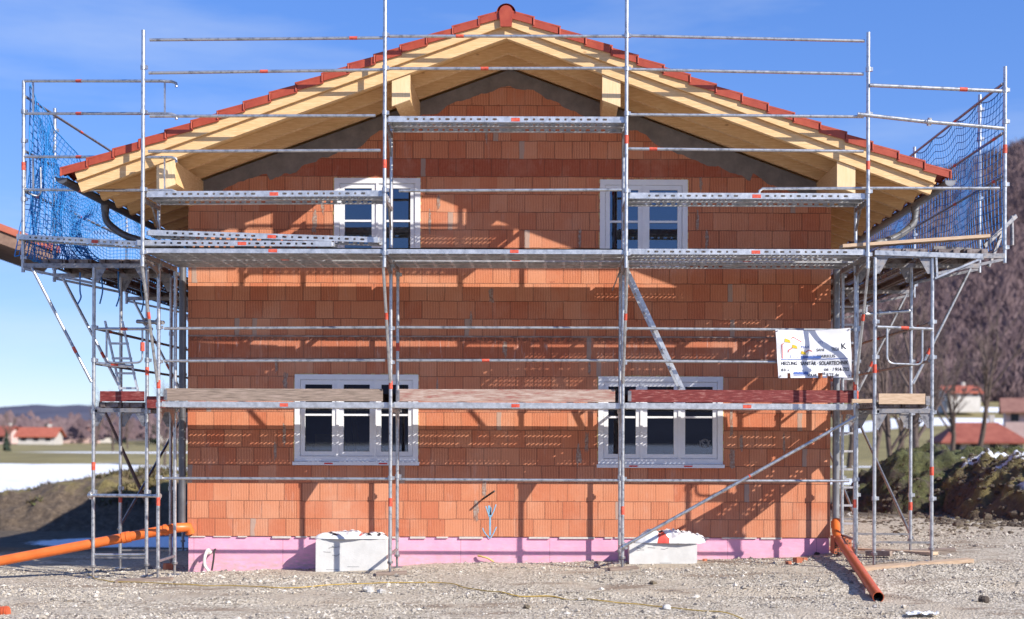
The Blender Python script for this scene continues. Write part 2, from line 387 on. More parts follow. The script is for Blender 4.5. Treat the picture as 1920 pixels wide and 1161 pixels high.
# ================================================================== TERRAIN
def mound(x, y, cx, cy, rx, ry, p=2.0):
    d = (abs((x - cx) / rx)) ** p + (abs((y - cy) / ry)) ** p
    return max(0.0, 1 - d)
def ground_h(x, y):
    near = (-.04 + .027 * (max(-7, min(9, x)) + 5)) * ss(-5.0, -.6, y)
    near += .05 * math.exp(-((x + 1.2) / 1.1) ** 2 - ((y + .3) / .5) ** 2)
    near += .11 * ss(3.2, 4.8, x) * ss(-3.0, -1.6, y)
    d = math.hypot(x, y + 5)
    near *= 1 - ss(10, 30, d)
    z = near + .018 * nz(x, y, .9) * (1 - ss(15, 40, d)) + .012 * nz(x, y, 3.1, 4) * (1 - ss(8, 20, d))
    for c_, w_ in ((-3.3, .16), (-4.9, .18)):
        q_ = y - c_ - .05 * x - .12 * math.sin(x * .5)
        z += (-.035 * math.exp(-(q_ / w_) ** 2) + .018 * math.exp(-((abs(q_) - .3) / .12) ** 2)) * (1 - ss(8, 12, abs(x)))
    z -= .72 * ss(2.5, 13, y) * (1 - ss(-6, -2, x)) * (1 - ss(45, 120, d))
    z += .25 * nz(x, y, .05, 2) * ss(25, 60, d)
    z -= .0022 * max(0, y - 40) * (1 - ss(20, 70, x))
    z += .075 * max(0, y - 130) * ss(25, 60, x)
    return z
def axis(segs):
    out = []
    for a, b, n in segs:
        out += [a + (b - a) * i / n for i in range(n)]
    return out + [segs[-1][1]]
def gridmesh(name, xs, ys, hf, mat, cover=None):
    vs = [(x, y, hf(x, y)) for y in ys for x in xs]; nx = len(xs)
    fs = [(j * nx + i, j * nx + i + 1, (j + 1) * nx + i + 1, (j + 1) * nx + i) for j in range(len(ys) - 1) for i in range(nx - 1)]
    me = bpy.data.meshes.new(name); me.from_pydata(vs, [], fs); me.materials.append(mat)
    me.polygons.foreach_set('use_smooth', [True] * len(fs))
    if cover:
        a = me.attributes.new('cover', 'FLOAT_VECTOR', 'POINT')
        for i, v in enumerate(vs): a.data[i].vector = cover(v[0], v[1])
    ob = bpy.data.objects.new(name, me); COL.objects.link(ob); return struct(ob)
def cover(x, y):
    d = max(0, y)
    w = nz(x, y, .25) * 1.5
    grav = 1 - ss(2.2, 4.5, y + w + (0 if x < 0 else -2.5))
    grass = ss(16, 24, y + w * 2)
    snow = 0.0
    # melt-snow strip behind the orange pipe
    snow = max(snow, 1.15 * mound(x, y, -9.2, 12.9, 4.6, 2.3))
    snow = max(snow, 1.0 * mound(x, y, -11.8, 9.2, 1.5, .8))
    # big patch left, field strips
    snow = max(snow, 1.6 * mound(x, y, -37, 52, 19, 32) * (1 + 1.6 * nz(x, y, .09, 3) + 1.4 * nz(x, y, .3, 4)))
    snow = max(snow, 1.2 * mound(x, y, -30, 120, 40, 9) * (1 + 1.3 * nz(x, y, .12, 8)))
    snow = max(snow, 1.2 * mound(x, y, 18, 34, 11, 6))
    snow = max(snow, 1.2 * mound(x, y, 20, 62, 14, 7))
    snow = max(snow, 1.25 * mound(x, y, 64, 186, 46, 13) * (1 + .8 * nz(x, y, .09, 7)))
    snow = max(snow, 1.25 * mound(x, y, 75, 224, 46, 13) * (1 + .8 * nz(x, y, .09, 6)))
    snow = max(snow, 1.1 * mound(x, y, 82, 262, 26, 14))
    snow = max(snow, 1.5 * mound(x, y, 6, -120, 70, 62))
    return (grav, grass, snow)
xs = axis([(-1500, -300, 10), (-300, -60, 24), (-60, -14, 30), (-14, 10, 150), (10, 40, 40), (40, 140, 40), (140, 400, 20), (400, 1500, 10)])
ys = axis([(-800, -60, 8), (-60, -10, 10), (-10, 6, 100), (6, 40, 68), (40, 130, 45), (130, 300, 60), (300, 2600, 20)])
gridmesh('ground', xs, ys, ground_h, M['ground'], cover)

def mound_l(x, y):
    e = y + .9 * nz(x, y, .25) + .35 * nz(x, y, 1.1)
    top = 1.62 * ss(15.6, 18.6, e) * (1 - .55 * ss(20, 30, y)) * (1 - ss(-7.5, -4.5, x)) * (.50 + .50 * ss(-17.5, -12, x))
    return -.92 + top * (1 + .10 * nz(x, y, .5, 7)) + (.16 * nz(x, y, 1.4, 3) + .10 * nz(x, y, 3.6, 5) + .05 * nz(x, y, 9, 6)) * ss(15, 17, e)
gridmesh('earth_bank', axis([(-34, -18, 60), (-18, -4, 140)]), axis([(14.6, 19.6, 80), (19.6, 34, 24)]), mound_l, M['bank'])
def mound_r(x, y):
    a = 1.78 * mound(x, y, 8.9, 9.7, 3.1, 3.5, 2.2) ** .75
    return -.22 + a * (1 + .20 * nz(x, y, .6, 9)) + .24 * nz(x, y, 1.3, 3) + .18 * nz(x, y, 3.2, 5) + .09 * nz(x, y, 8, 8)
gridmesh('mossy_mound', axis([(5.4, 13, 130)]), axis([(5.9, 13.6, 110)]), mound_r, M['moss'])
def mound_r2(x, y):
    e = x + .35 * nz(x, y, .7, 3) + .15 * nz(x, y, 2.2, 1)
    a = 1.66 * ss(6.9, 9.0, e + .12 * (y - 5)) * ss(3.0, 4.9, y + .4 * nz(x, y, .8, 5)) * (1 - ss(8.5, 11, y))
    return -.22 + a * (1 + .12 * nz(x, y, .6, 19)) + .18 * nz(x, y, 1.6, 13) + .15 * nz(x, y, 3.8, 15) + .08 * nz(x, y, 9, 15)
gridmesh('soil_mound', axis([(6.4, 12, 120), (12, 22, 40)]), axis([(2.6, 11.2, 120)]), mound_r2, M['bank'])
def gh_all(x, y): return max(ground_h(x, y), mound_r(x, y) if 5.4 < x < 13 and 5.9 < y < 13.6 else -9, mound_r2(x, y) if 6.4 < x < 22 and 2.6 < y < 11.2 else -9, mound_l(x, y) if -34 < x < -4 and 14.6 < y < 34 else -9)
def gravel_heap(x, y): return -.02 + .46 * mound(x, y, 7.5, .9, 1.7, 1.2, 2) ** .9 + .03 * nz(x, y, 3)
gridmesh('gravel_heap', axis([(5.6, 9.4, 60)]), axis([(-.5, 2.3, 40)]), gravel_heap, M['ground'], lambda x, y: (1, 0, .0))
_gh0 = gh_all
def gh_all(x, y): return max(_gh0(x, y), gravel_heap(x, y) if 5.6 < x < 9.4 and -.5 < y < 2.3 else -9)

def hill_h(x, y):
    Rr = max(0.0, min(178.0, 122 + .37 * (x - 197)))
    t = ss(150, 640, y + 20 * nz(x, y, .008))
    return -6 + Rr * t * 1.03 + 5 * nz(x, y, .02) * t + .02 * max(0, y - 200)
gridmesh('hill', axis([(-200, 60, 16), (60, 420, 72), (420, 1200, 20)]), axis([(200, 700, 90), (700, 900, 6)]), hill_h, M['hill'])
def far_h(x, y):
    e = 1 - ((y - 1700) / 420) ** 2
    prof = 36 + 8 * math.sin(x * .006 + 4.6) + 6 * nz(x, y, .01) + 4 * nz(x, y, .04)
    return -12 + max(0, e) * (prof + 8)
gridmesh('hill', axis([(-1400, 1400, 120)]), axis([(-700, -170, 40)]), lambda x, y: -10 + 48 * ss(170, 420, -y) * (1 + .3 * math.sin(x * .004 + .5)) + 6 * nz(x, y, .02), M['farhill'])  # unseen slope behind the camera, added so the window panes reflect dark
gridmesh('distant_hills', axis([(-1500, -100, 140), (-100, 900, 20)]), axis([(1300, 2100, 24)]), far_h, M['farhill'])

# ================================================================== HOUSE
XC, HW, HD = -.640, 4.513, 11.5
XL, XR = XC - HW, XC + HW
SL, ZB, ZT = .365, 7.015, 7.375
YV = -1.45                      # verge plane
YE = HD + .9
def roofz(x, a): return a - SL * abs(x - XC)
house = thing('brick_house', 'unfinished house of bare orange clay blocks with red tiled roof, scaffolded all round', 'house', (XC, 0, 0))

WINS = []
def rect(px0, py0, px1, py1):
    a, b = P(px0, py0), P(px1, py1); return a.x, b.x, b.z, a.z
WINS.append(rect(627, 334, 788, 497) + (2, (414 - 334) / 163))
WINS.append(rect(1125, 337, 1289, 497) + (2, (414 - 334) / 163))
WINS.append(rect(553, 702, 784, 866) + (3, (778 - 702) / 164))
WINS.append(rect(1122, 706, 1355, 871) + (3, (782 - 706) / 164))
wall = MB()
def front_wall():
    xb = sorted({XL, XR, XC} | {w[0] for w in WINS} | {w[1] for w in WINS})
    zb0 = .46
    for i in range(len(xb) - 1):
        a, b = xb[i], xb[i + 1]
        cuts = sorted([(w[2], w[3]) for w in WINS if w[0] < (a + b) / 2 < w[1]])
        z = zb0
        for lo, hi in cuts:
            wall.quad((a, 0, z), (b, 0, z), (b, 0, lo), (a, 0, lo)); z = hi
        wall.quad((a, 0, z), (b, 0, z), (b, 0, roofz(b, ZB)), (a, 0, roofz(a, ZB)))
    for x0, x1, z0, z1, _, _ in WINS:
        t = .36
        wall.quad((x0, 0, z0), (x0, 0, z1), (x0, t, z1), (x0, t, z0)); wall.quad((x1, 0, z1), (x1, 0, z0), (x1, t, z0), (x1, t, z1))
        wall.quad((x0, 0, z1), (x1, 0, z1), (x1, t, z1), (x0, t, z1)); wall.quad((x1, 0, z0), (x0, 0, z0), (x0, t, z0), (x1, t, z0))
front_wall()
wall.build('front_wall', M['block'], house)
zs = roofz(XR, ZB)
sw = MB()
for x0, x1 in ((XL, XL + .36), (XR - .36, XR)):
    sw.box((x0 if x0 == XL else x0, .002, .46), (x1, HD, zs))
sw.box((XL + .36, HD - .36, .46), (XR - .36, HD, 5.3))
sw.build('side_walls', M['block'], house)
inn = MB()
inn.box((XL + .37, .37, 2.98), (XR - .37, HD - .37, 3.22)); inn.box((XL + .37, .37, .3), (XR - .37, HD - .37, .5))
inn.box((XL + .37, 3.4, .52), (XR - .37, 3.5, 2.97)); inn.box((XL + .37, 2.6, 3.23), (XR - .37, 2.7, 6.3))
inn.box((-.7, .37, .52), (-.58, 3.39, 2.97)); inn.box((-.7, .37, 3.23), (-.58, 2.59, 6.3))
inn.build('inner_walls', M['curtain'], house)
pl = MB()
for a, b in ((XL + .012, XR - .012),):
    pl.box((a, .014, -.5), (b, .36, .455))
pl.box((XL + .012, .36, -.5), (XL + .36, HD, .455)); pl.box((XR - .36, .36, -.5), (XR - .012, HD, .455))
pl.build('plinth', M['plinth'], house)
# ragged mortar line on top of plinth
ml = MB(); x = XL + .02
while x < XR - .3:
    w = random.uniform(.1, .5); h = random.uniform(.008, .022)
    if random.random() < .75: ml.box((x, -.004 - random.uniform(0, .012), .455 - h), (x + w, .012, .462))
    x += w + random.uniform(.02, .2)
ml.build('mortar_line', pm('pale_mortar', (.52, .47, .42), (.62, .58, .53), 20, .9), house)
# mortar band under the roof slope
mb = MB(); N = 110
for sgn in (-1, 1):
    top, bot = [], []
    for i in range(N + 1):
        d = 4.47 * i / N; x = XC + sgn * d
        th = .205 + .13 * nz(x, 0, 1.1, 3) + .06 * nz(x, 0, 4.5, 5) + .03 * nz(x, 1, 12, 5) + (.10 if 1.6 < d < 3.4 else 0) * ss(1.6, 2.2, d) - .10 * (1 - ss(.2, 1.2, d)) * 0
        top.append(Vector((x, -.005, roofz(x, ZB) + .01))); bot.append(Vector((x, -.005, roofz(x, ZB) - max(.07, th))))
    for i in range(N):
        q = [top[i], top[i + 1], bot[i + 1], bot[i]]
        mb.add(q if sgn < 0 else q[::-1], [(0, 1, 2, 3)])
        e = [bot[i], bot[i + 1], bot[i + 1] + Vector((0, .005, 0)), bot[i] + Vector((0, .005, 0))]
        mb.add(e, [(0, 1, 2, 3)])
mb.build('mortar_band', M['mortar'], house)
# smeared mortar pads on the block joints (raised patches)
SMEARS = [(590, 415, 14, 44), (605, 385, 10, 30), (822, 380, 9, 26), (806, 415, 8, 40), (912, 250, 8, 34), (921, 553, 14, 30), (883, 600, 8, 30), (947, 655, 12, 30), (518, 685, 8, 24), (535, 715, 14, 34), (820, 725, 5, 38), (1105, 690, 8, 26), (1100, 830, 12, 34), (1085, 855, 14, 34), (1373, 860, 16, 36), (1371, 790, 8, 60), (1390, 830, 10, 30), (1308, 415, 8, 36), (1314, 345, 8, 24), (1325, 450, 10, 36), (1087, 445, 9, 34), (893, 958, 16, 40), (908, 915, 14, 26), (1470, 830, 7, 40), (533, 815, 10, 36), (516, 845, 8, 30), (1165, 930, 8, 50)]
smear_mat = pm('smeared_mortar', (.26, .115, .075), (.33, .22, .17), 30, .9, c3=(.40, .33, .28))
for (cx, cy, w, h) in SMEARS:
    w *= .72
    n = 30; pts = []
    for k in range(n):
        t = 2 * math.pi * k / n; ct, st_ = math.cos(t), math.sin(t)
        q = 1 + .55 * nz(cx + ct * 3, cy + st_ * 3, .7) + .5 * nz(cx + ct * 3, cy + st_ * 3, 2.3)
        ex_ = abs(ct) ** .8 * (1 if ct > 0 else -1)
        p = P(cx + .42 * w * q * ex_, cy + .5 * h * q * abs(st_) ** .7 * (1 if st_ > 0 else -1)); p.y = -.003; pts.append(p)
    mp = MB(); c = sum(pts, Vector()) / n
    for k in range(n): mp.add([c, pts[(k + 1) % n], pts[k]], [(0, 1, 2)])
    mp.build('mortar_smear', smear_mat, house)
# ledge of slab edge
lg = MB(); a = P(352, 632).z
lg.box((XL, -.012, 3.262), (XR, -.001, 3.283)); lg.box((XL, -.006, 2.95), (XR, -.001, 2.962))
lg.build('slab_edge', pm('slab_edge_mortar', (.20, .11, .085), (.40, .33, .29), 6, .9, st=(1, 1, 6)), house)

def window(x0, x1, z0, z1, n, mt, glass, sill):
    fw = .075; m = MB(); y0, y1 = -.014, .075
    m.box((x0, y0, z0), (x0 + fw, y1, z1)); m.box((x1 - fw, y0, z0), (x1, y1, z1))
    m.box((x0 + fw, y0 + .001, z1 - fw), (x1 - fw, y1, z1)); m.box((x0 + fw, y0 + .001, z0), (x1 - fw, y1, z0 + fw))
    cw = (x1 - x0 - 2 * fw) / n
    for k in range(1, n): m.box((x0 + fw + k * cw - .018, y0 + .002, z0 + fw), (x0 + fw + k * cw + .018, y1, z1 - fw))
    # dark seal line round the frame
    w = m.build('window', M['pvc_white'], house)
    zm = z1 - mt * (z1 - z0)
    for k in range(n):
        a = x0 + fw + k * cw + (.018 if k else .004); b = x0 + fw + (k + 1) * cw - (.018 if k < n - 1 else .004)
        s = MB(); t = .062; q0, q1 = .004, .06; c, d = z0 + fw + .004, z1 - fw - .004
        s.box((a, q0, c), (a + t, q1, d)); s.box((b - t, q0, c), (b, q1, d))
        s.box((a + t, q0 + .001, d - t), (b - t, q1, d)); s.box((a + t, q0 + .001, c), (b - t, q1, c + t))
        s.box((a + t, q0 + .006, zm - .014), (b - t, q1 - .01, zm + .014))
        s.build('sash', M['pvc_white'], w)
        g = MB(); g.box((a + t - .005, .034, c + t - .005), (b - t + .005, .038, d - t + .005))
        g.build('pane', glass, w)
    if sill:
        s = MB(); s.box((x0 - .02, -.055, z0 - .03), (x1 + .02, -.002, z0 - .003)); s.box((x0 - .02, -.06, z0 - .05), (x1 + .02, -.055, z0 - .003))
        for k in (.28, .72): s.box((x0 + k * (x1 - x0) - .06, -.063, z0 - .036), (x0 + k * (x1 - x0) + .06, -.0605, z0 - .016), 1)
        s.build('sill', [M['pvc_white'], M['ink_red']], w)
    else:
        s = MB(); s.box((x0 - .03, -.03, z0 - .035), (x1 + .03, -.002, z0 - .003)); s.build('sill', M['pvc_white'], w)
    return w
for i, w in enumerate(WINS):
    ob = window(*w, M['glass_up'] if i < 2 else M['glass'], i > 1)
    if i == 3:
        cu = bpy.data.curves.new('t', 'FONT'); cu.body = 'IST'; cu.size = .13; cu.align_x = 'CENTER'
        to = bpy.data.objects.new('t', cu); COL.objects.link(to); bpy.context.view_layer.update()
        me = bpy.data.meshes.new_from_object(to.evaluated_get(bpy.context.evaluated_depsgraph_get())); bpy.data.objects.remove(to)
        c = P(1322, 838); st = MB()
        st.add([(c.x + v.co.x, .030, c.z + v.co.y) for v in me.vertices], [tuple(p.vertices) for p in me.polygons])
        for k in range(20):
            t0, t1 = 2 * math.pi * k / 20, 2 * math.pi * (k + 1) / 20
            q = [(c.x + r_ * math.cos(t), .030, c.z + .045 + r_ * math.sin(t)) for t, r_ in ((t0, .058), (t1, .058), (t1, .066), (t0, .066))]
            st.add(q, [(0, 1, 2, 3)])
        st.build('sticker', M['pvc_white'] if 0 else pm('grey_sticker', (.16, .17, .19), (.2, .21, .23), 9, .6), ob)
# yellow foam line round frames
fm = MB()
for x0, x1, z0, z1, _, _ in WINS:
    for k in range(26):
        t = k / 26
        if random.random() < .75: fm.box((x0 - .010 - random.random() * .008, -.006, z0 + t * (z1 - z0)), (x0 - .001, .03, z0 + (t + .034) * (z1 - z0)))
        if random.random() < .6: fm.box((x1 + .001, -.006, z0 + t * (z1 - z0)), (x1 + .006 + random.random() * .008, .03, z0 + (t + .034) * (z1 - z0)))
        if random.random() < .6: fm.box((x0 + t * (x1 - x0), -.006, z1 + .001), (x0 + (t + .034) * (x1 - x0), .03, z1 + .006 + random.random() * .008))
fm.build('foam_seam', pm('mounting_foam', (.62, .45, .16), (.7, .55, .25), 20, .8), house)

# ---- roof carpentry
TE = 5.53                               # rafter tail reach (top corner)
nrm = Vector((SL, 0, 1)).normalized()
def rafter_pts(sgn, y, zb, zt, reach):
    cut = (zt - zb) * .33
    return [Vector((XC, y, zb)), Vector((XC + sgn * (reach - cut), y, zb - SL * (reach - cut))), Vector((XC + sgn * reach, y, zt - SL * reach)), Vector((XC, y, zt))]
k = 0; y = YV + .03
while y < YE - .2:
    for sgn in (-1, 1):
        m = MB(); m.prism(rafter_pts(sgn, y, ZB, ZB + .15, TE - (0 if k == 0 else .04)), (0, .085, 0))
        m.build('rafter', M['wood_new'], house)
    y += .56 if k else .62; k += 1
for sgn in (-1, 1):
    m = MB(); m.prism(rafter_pts(sgn, YV + .012, ZB + .153, ZB + .178, TE + .02), (0, YE - YV, 0)); m.build('roof_boarding', M['wood_board'], house)
    m = MB(); m.prism(rafter_pts(sgn, YV - .016, ZB + .154, ZB + .30, TE + .03), (0, .027, 0)); m.build('barge_board', M['wood_new'], house)
for d in (-4.40, -1.36, 1.36, 4.40):
    x = XC + d; w = .098; m = MB()
    pts = [Vector((x + q, YV + .09, roofz(x + q, ZB) - .29)) for q in (-w, w)] + [Vector((x + q, YV + .09, roofz(x + q, ZB) - .003)) for q in (w, -w)]
    m.prism(pts, (0, HD + 1.4, 0)); pu = m.build('purlin', M['wood_new'], house)
    w = .118; m = MB(); pts = [Vector((x + q, YV + .055, roofz(x + q, ZB) - .335)) for q in (-w, w)] + [Vector((x + q, YV + .055, roofz(x + q, ZB) - .004)) for q in (w, -w)]
    m.prism(pts, (0, .032, 0)); m.build('cap_board', M['wood_cap'], pu)
# ---- tiles
def tiles(sgn):
    m = MB(); nc = 17; reach = 5.70; step = reach / nc; rise = .036
    ny = int((YE - YV) / .10); yy = [YV + .02 + (YE - YV) * j / ny for j in range(ny + 1)]
    for c in range(nc):
        d0, d1 = c * step, (c + 1) * step + .03           # upper (near ridge) -> lower edge
        def pt(d, yq, lift): return Vector((XC + sgn * d, yq, ZT - .035 - SL * d + lift))
        for j in range(ny):
            a, b = yy[j], yy[j + 1]
            wa = .022 * math.cos(a * 2 * math.pi / .30); wb = .022 * math.cos(b * 2 * math.pi / .30)
            q = [pt(d0, a, wa), pt(d1, a, rise + wa), pt(d1, b, rise + wb), pt(d0, b, wb)]
            m.add(q if sgn > 0 else q[::-1], [(0, 1, 2, 3)], 0, True)
            q = [pt(d1, a, rise + wa), pt(d1, a, wa - .0), pt(d1, b, wb - .0), pt(d1, b, rise + wb)]
            m.add(q, [(0, 1, 2, 3)])
        # verge tile with its hanging lip, rounded shoulder
        for (yf, ye, zt0, zb0) in ((YV - .045, YV - .022, .010, -.074), (YV - .045, YV + .10, .03, .008)):
            o = [pt(d0 - .0, yf, zb0), pt(d1, yf, zb0 + rise * .9), pt(d1, yf, zt0 + rise), pt(d0 - .0, yf, zt0)]
            m.prism(o if sgn > 0 else o[::-1], (0, ye - yf, 0))
        # thin roll along the outer top edge
        m.tube(pt(d0 + .02, YV - .028, .012), pt(d1, YV - .028, rise + .016), .020, 8)
        m.tube(pt(d1 - .012, YV - .047, -.05), pt(d1 - .012, YV - .047, rise + .01), .013, 6)
    return m.build('roof_tiles', M['tile'], house)
tiles(-1); tiles(1)
rc = MB(); n = 10; yq = YV - .06; first = True
while yq < YE:
    L = .40; vs = []
    for yy_, r_ in ((yq, .125), (yq + L + .03, .11)):
        for i in range(n + 1):
            t = math.pi * (.02 + .96 * i / n); vs.append((XC + r_ * math.cos(t), yy_, ZT - .065 + r_ * math.sin(t)))
    rc.add(vs, [(i, i + 1, n + 2 + i, n + 1 + i) for i in range(n)], 0, True)
    if first:
        first = False; yp = yq - .012
        rc.prism([Vector((XC + .088 * math.cos(t), yp, ZT - .060 + .092 * math.sin(t))) for t in [math.pi * (1 - i / 12) for i in range(13)]][::-1] + [Vector((XC - .072, yp, ZT - .24)), Vector((XC + .072, yp, ZT - .24))], (0, .03, 0))
    yq += L
rc.build('ridge_cap', M['tile'], house)
# ---- gutters and downpipes
for sgn in (-1, 1):
    xg = XC + sgn * (5.70 + .035); zg = ZT - SL * 5.7 - .10; n = 10; r_ = .075
    m = MB(); a = []; ya, yb = YV + .02, YE - .1
    prof = [(r_ * math.cos(math.pi + math.pi * i / n), r_ * math.sin(math.pi + math.pi * i / n)) for i in range(n + 1)]
    prof2 = [(p[0] * .92, p[1] * .92) for p in prof][::-1]
    ring = prof + prof2; L = len(ring)
    va = [(xg + p[0], ya, zg + p[1]) for p in ring]; vb = [(xg + p[0], yb, zg + p[1]) for p in ring]
    m.add(va + vb, [(i, (i + 1) % L, L + (i + 1) % L, L + i) for i in range(L)], 0, True)
    m.add([(xg + p[0], ya + .001, zg + p[1]) for p in prof], [tuple(range(n + 1))])
    m.add([(xg + p[0], yb, zg + p[1]) for p in prof], [tuple(range(n + 1))])
    m.tube((xg + sgn * r_, ya, zg + .004), (xg + sgn * r_, yb, zg + .004), .011, 6)
    for q in range(14):
        yy_ = ya + .4 + q * .84
        m.tube((xg - r_ - .02, yy_, zg + .012), (xg + r_, yy_, zg + .012), .008, 5)
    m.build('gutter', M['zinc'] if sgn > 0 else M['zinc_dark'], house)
def smooth(pts, n=6):
    pts = [Vector(p) for p in pts]; out = []
    for i in range(len(pts) - 1):
        p0, p1, p2, p3 = pts[max(i - 1, 0)], pts[i], pts[i + 1], pts[min(i + 2, len(pts) - 1)]
        for k in range(n):
            t = k / n
            out.append(.5 * ((2 * p1) + (p2 - p0) * t + (2 * p0 - 5 * p1 + 4 * p2 - p3) * t * t + (3 * p1 - p0 - 3 * p2 + p3) * t ** 3))
    return out + [pts[-1]]
def elbow(pts, rad=.12, n=5):
    pts = [Vector(p) for p in pts]; out = [pts[0]]
    for i in range(1, len(pts) - 1):
        a = (pts[i - 1] - pts[i]); b = (pts[i + 1] - pts[i]); q = min(rad, a.length * .45, b.length * .45)
        a.normalize(); b.normalize(); s, e = pts[i] + a * q, pts[i] + b * q
        for k in range(n + 1):
            t = k / n; out.append(s * (1 - t) ** 2 + pts[i] * 2 * t * (1 - t) + e * t * t)
    return out + [pts[-1]]
def dn(sgn, xw, yw, mat, zb):
    xg = XC + sgn * 5.735; zg = ZT - SL * 5.7 - .17
    ygn = .15
    m = MB()
    pts = [(xg, ygn, zg + .02), (xg, ygn, zg - .22), (xg - sgn * .25, ygn - .02, zg - .42), (xw + sgn * .10, yw, zg - .66), (xw, yw, zg - .82), (xw, yw, zb)]
    m.poly(elbow(pts, .16, 6), .05, 12)
    m.tube((xg, ygn, zg + .04), (xg, ygn, zg - .10), .065, 12, r2=.052)
    for z_ in (zg - 1.2, zg - 3.0): m.tube((xw, yw, z_), (xw, yw, z_ + .035), .057, 12)
    m.build('downpipe', mat, house)
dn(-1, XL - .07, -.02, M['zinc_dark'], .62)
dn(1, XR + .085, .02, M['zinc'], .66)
# ---- blue spray arrow over blocks and plinth
ar = MB()
def stroke(pts, w):
    for a, b in zip(pts[:-1], pts[1:]):
        pa, pb = P(*a), P(*b); d = (pb - pa); d.y = 0; s_ = Vector((-d.z, 0, d.x)).normalized() * w / 2
        yv = -.0035
        vs = [pa + s_, pa - s_, pb - s_, pb + s_]
        for v in vs: v.y = yv
        ar.add(vs, [(0, 1, 2, 3)])
stroke([(920, 951), (919, 975), (919, 1004)], .022); stroke([(911, 949), (914, 958), (918, 970)], .016); stroke([(930, 946), (926, 958), (921, 969)], .014)
stroke([(919, 1010), (912, 1003), (907, 996), (905, 990)], .013); stroke([(919, 1010), (925, 1001), (931, 988)], .013); stroke([(917, 948), (919, 966)], .032)
a = ar.build('spray_arrow', M['blue_paint'], house); a['label'] = 'light blue sprayed arrow pointing down to the pink plinth'
# iron spike in the wall
sp = MB(); p = P(905, 936, .0); q = P(927, 921, .26); sp.tube(p, q, .014, 8); sp.build('wall_pipe', M['rubber'], house)
# interior boards leaning behind the lower left window
bd = MB(); c = P(580, 845); bd.box((c.x - .02, .5, .52), (c.x + .32, .53, P(0, 812).z)); 
for k in range(3): bd.bar((c.x + .45 + k * .1, .9, .52), (c.x + .2 + k * .1, 1.1, 2.6), .09, .02)
o = bd.build('leaning_boards', M['plank_yellow'], origin=(c.x, .5, .52)); tag(o, 'yellowish boards leaning inside behind the lower left window', 'boards')

# ================================================================== SCAFFOLD
scf = thing('scaffold', 'galvanised steel tube scaffold with decks and guard rails standing around the house', 'scaffold', (XC, -.9, 0))
COLS = [-5.24, -2.17, .90, 3.97]
B_, F_, U_ = .30, 1.03, 1.68
RT = .0242
def gz(x, D): return gh_all(x, -D)
def tubepart(name, a, b, r=RT, bands=(), mat='steel', n=10, collars=(), parent=None):
    a, b = Vector(a), Vector(b); m = MB(); m.tube(a, b, r, n); d = (b - a).normalized(); L = (b - a).length
    for t, ln in bands:
        c = a + d * (t * L); m.tube(c - d * ln / 2, c + d * ln / 2, r + .0022, n, 1, cap=False)
    for t in collars:
        c = a + d * (t * L); m.tube(c - d * .03, c + d * .03, r + .011, n)
        e = d.cross(Vector((.3, 1, .2))).normalized(); m.box((-.018, -.05, -.018), (.018, .05, .018), 0, Matrix.Translation(c) @ e.to_track_quat('Y', 'Z').to_matrix().to_4x4())
    return m.build(name, [M[mat], M['red']], parent or scf)
def standard(x, D, z0, z1, foot=True, couplers=(), bands=(), r=RT, mat='steel'):
    m = MB(); zb = gz(x, D) if foot else z0
    m.tube((x, -D, zb + (.16 if foot else 0)), (x, -D, z1), r, 12)
    for z_ in couplers:
        m.tube((x, -D, z_ - .028), (x, -D, z_ + .028), r + .010, 12)
        m.box((x + .02, -D - .02, z_ - .022), (x + .055, -D + .02, z_ + .022))
    for z_ in bands: m.tube((x, -D, z_ - .055), (x, -D, z_ + .055), r + .0022, 12, 1, cap=False)
    o = m.build('standard', [M[mat], M['red']], scf)
    if foot:
        f = MB(); f.box((x - .075, -D - .075, zb), (x + .075, -D + .075, zb + .012)); f.tube((x, -D, zb + .012), (x, -D, zb + .34), .018, 10)
        f.tube((x, -D, zb + .15), (x, -D, zb + .18), .04, 8)
        f.build('base_plate', M['steel_dark'], o)
    return o
def rail(px0, py0, px1, py1, D0, D1=None, bands=(), r=.0195, hook=0, mat='steel'):
    D1 = D0 if D1 is None else D1
    bands = bands or (((random.uniform(.08, .9), .10),) if random.random() < .42 else ())
    return tubepart('guard_rail', P(px0, py0, D0), P(px1, py1, D1), r, bands, mat, collars=())

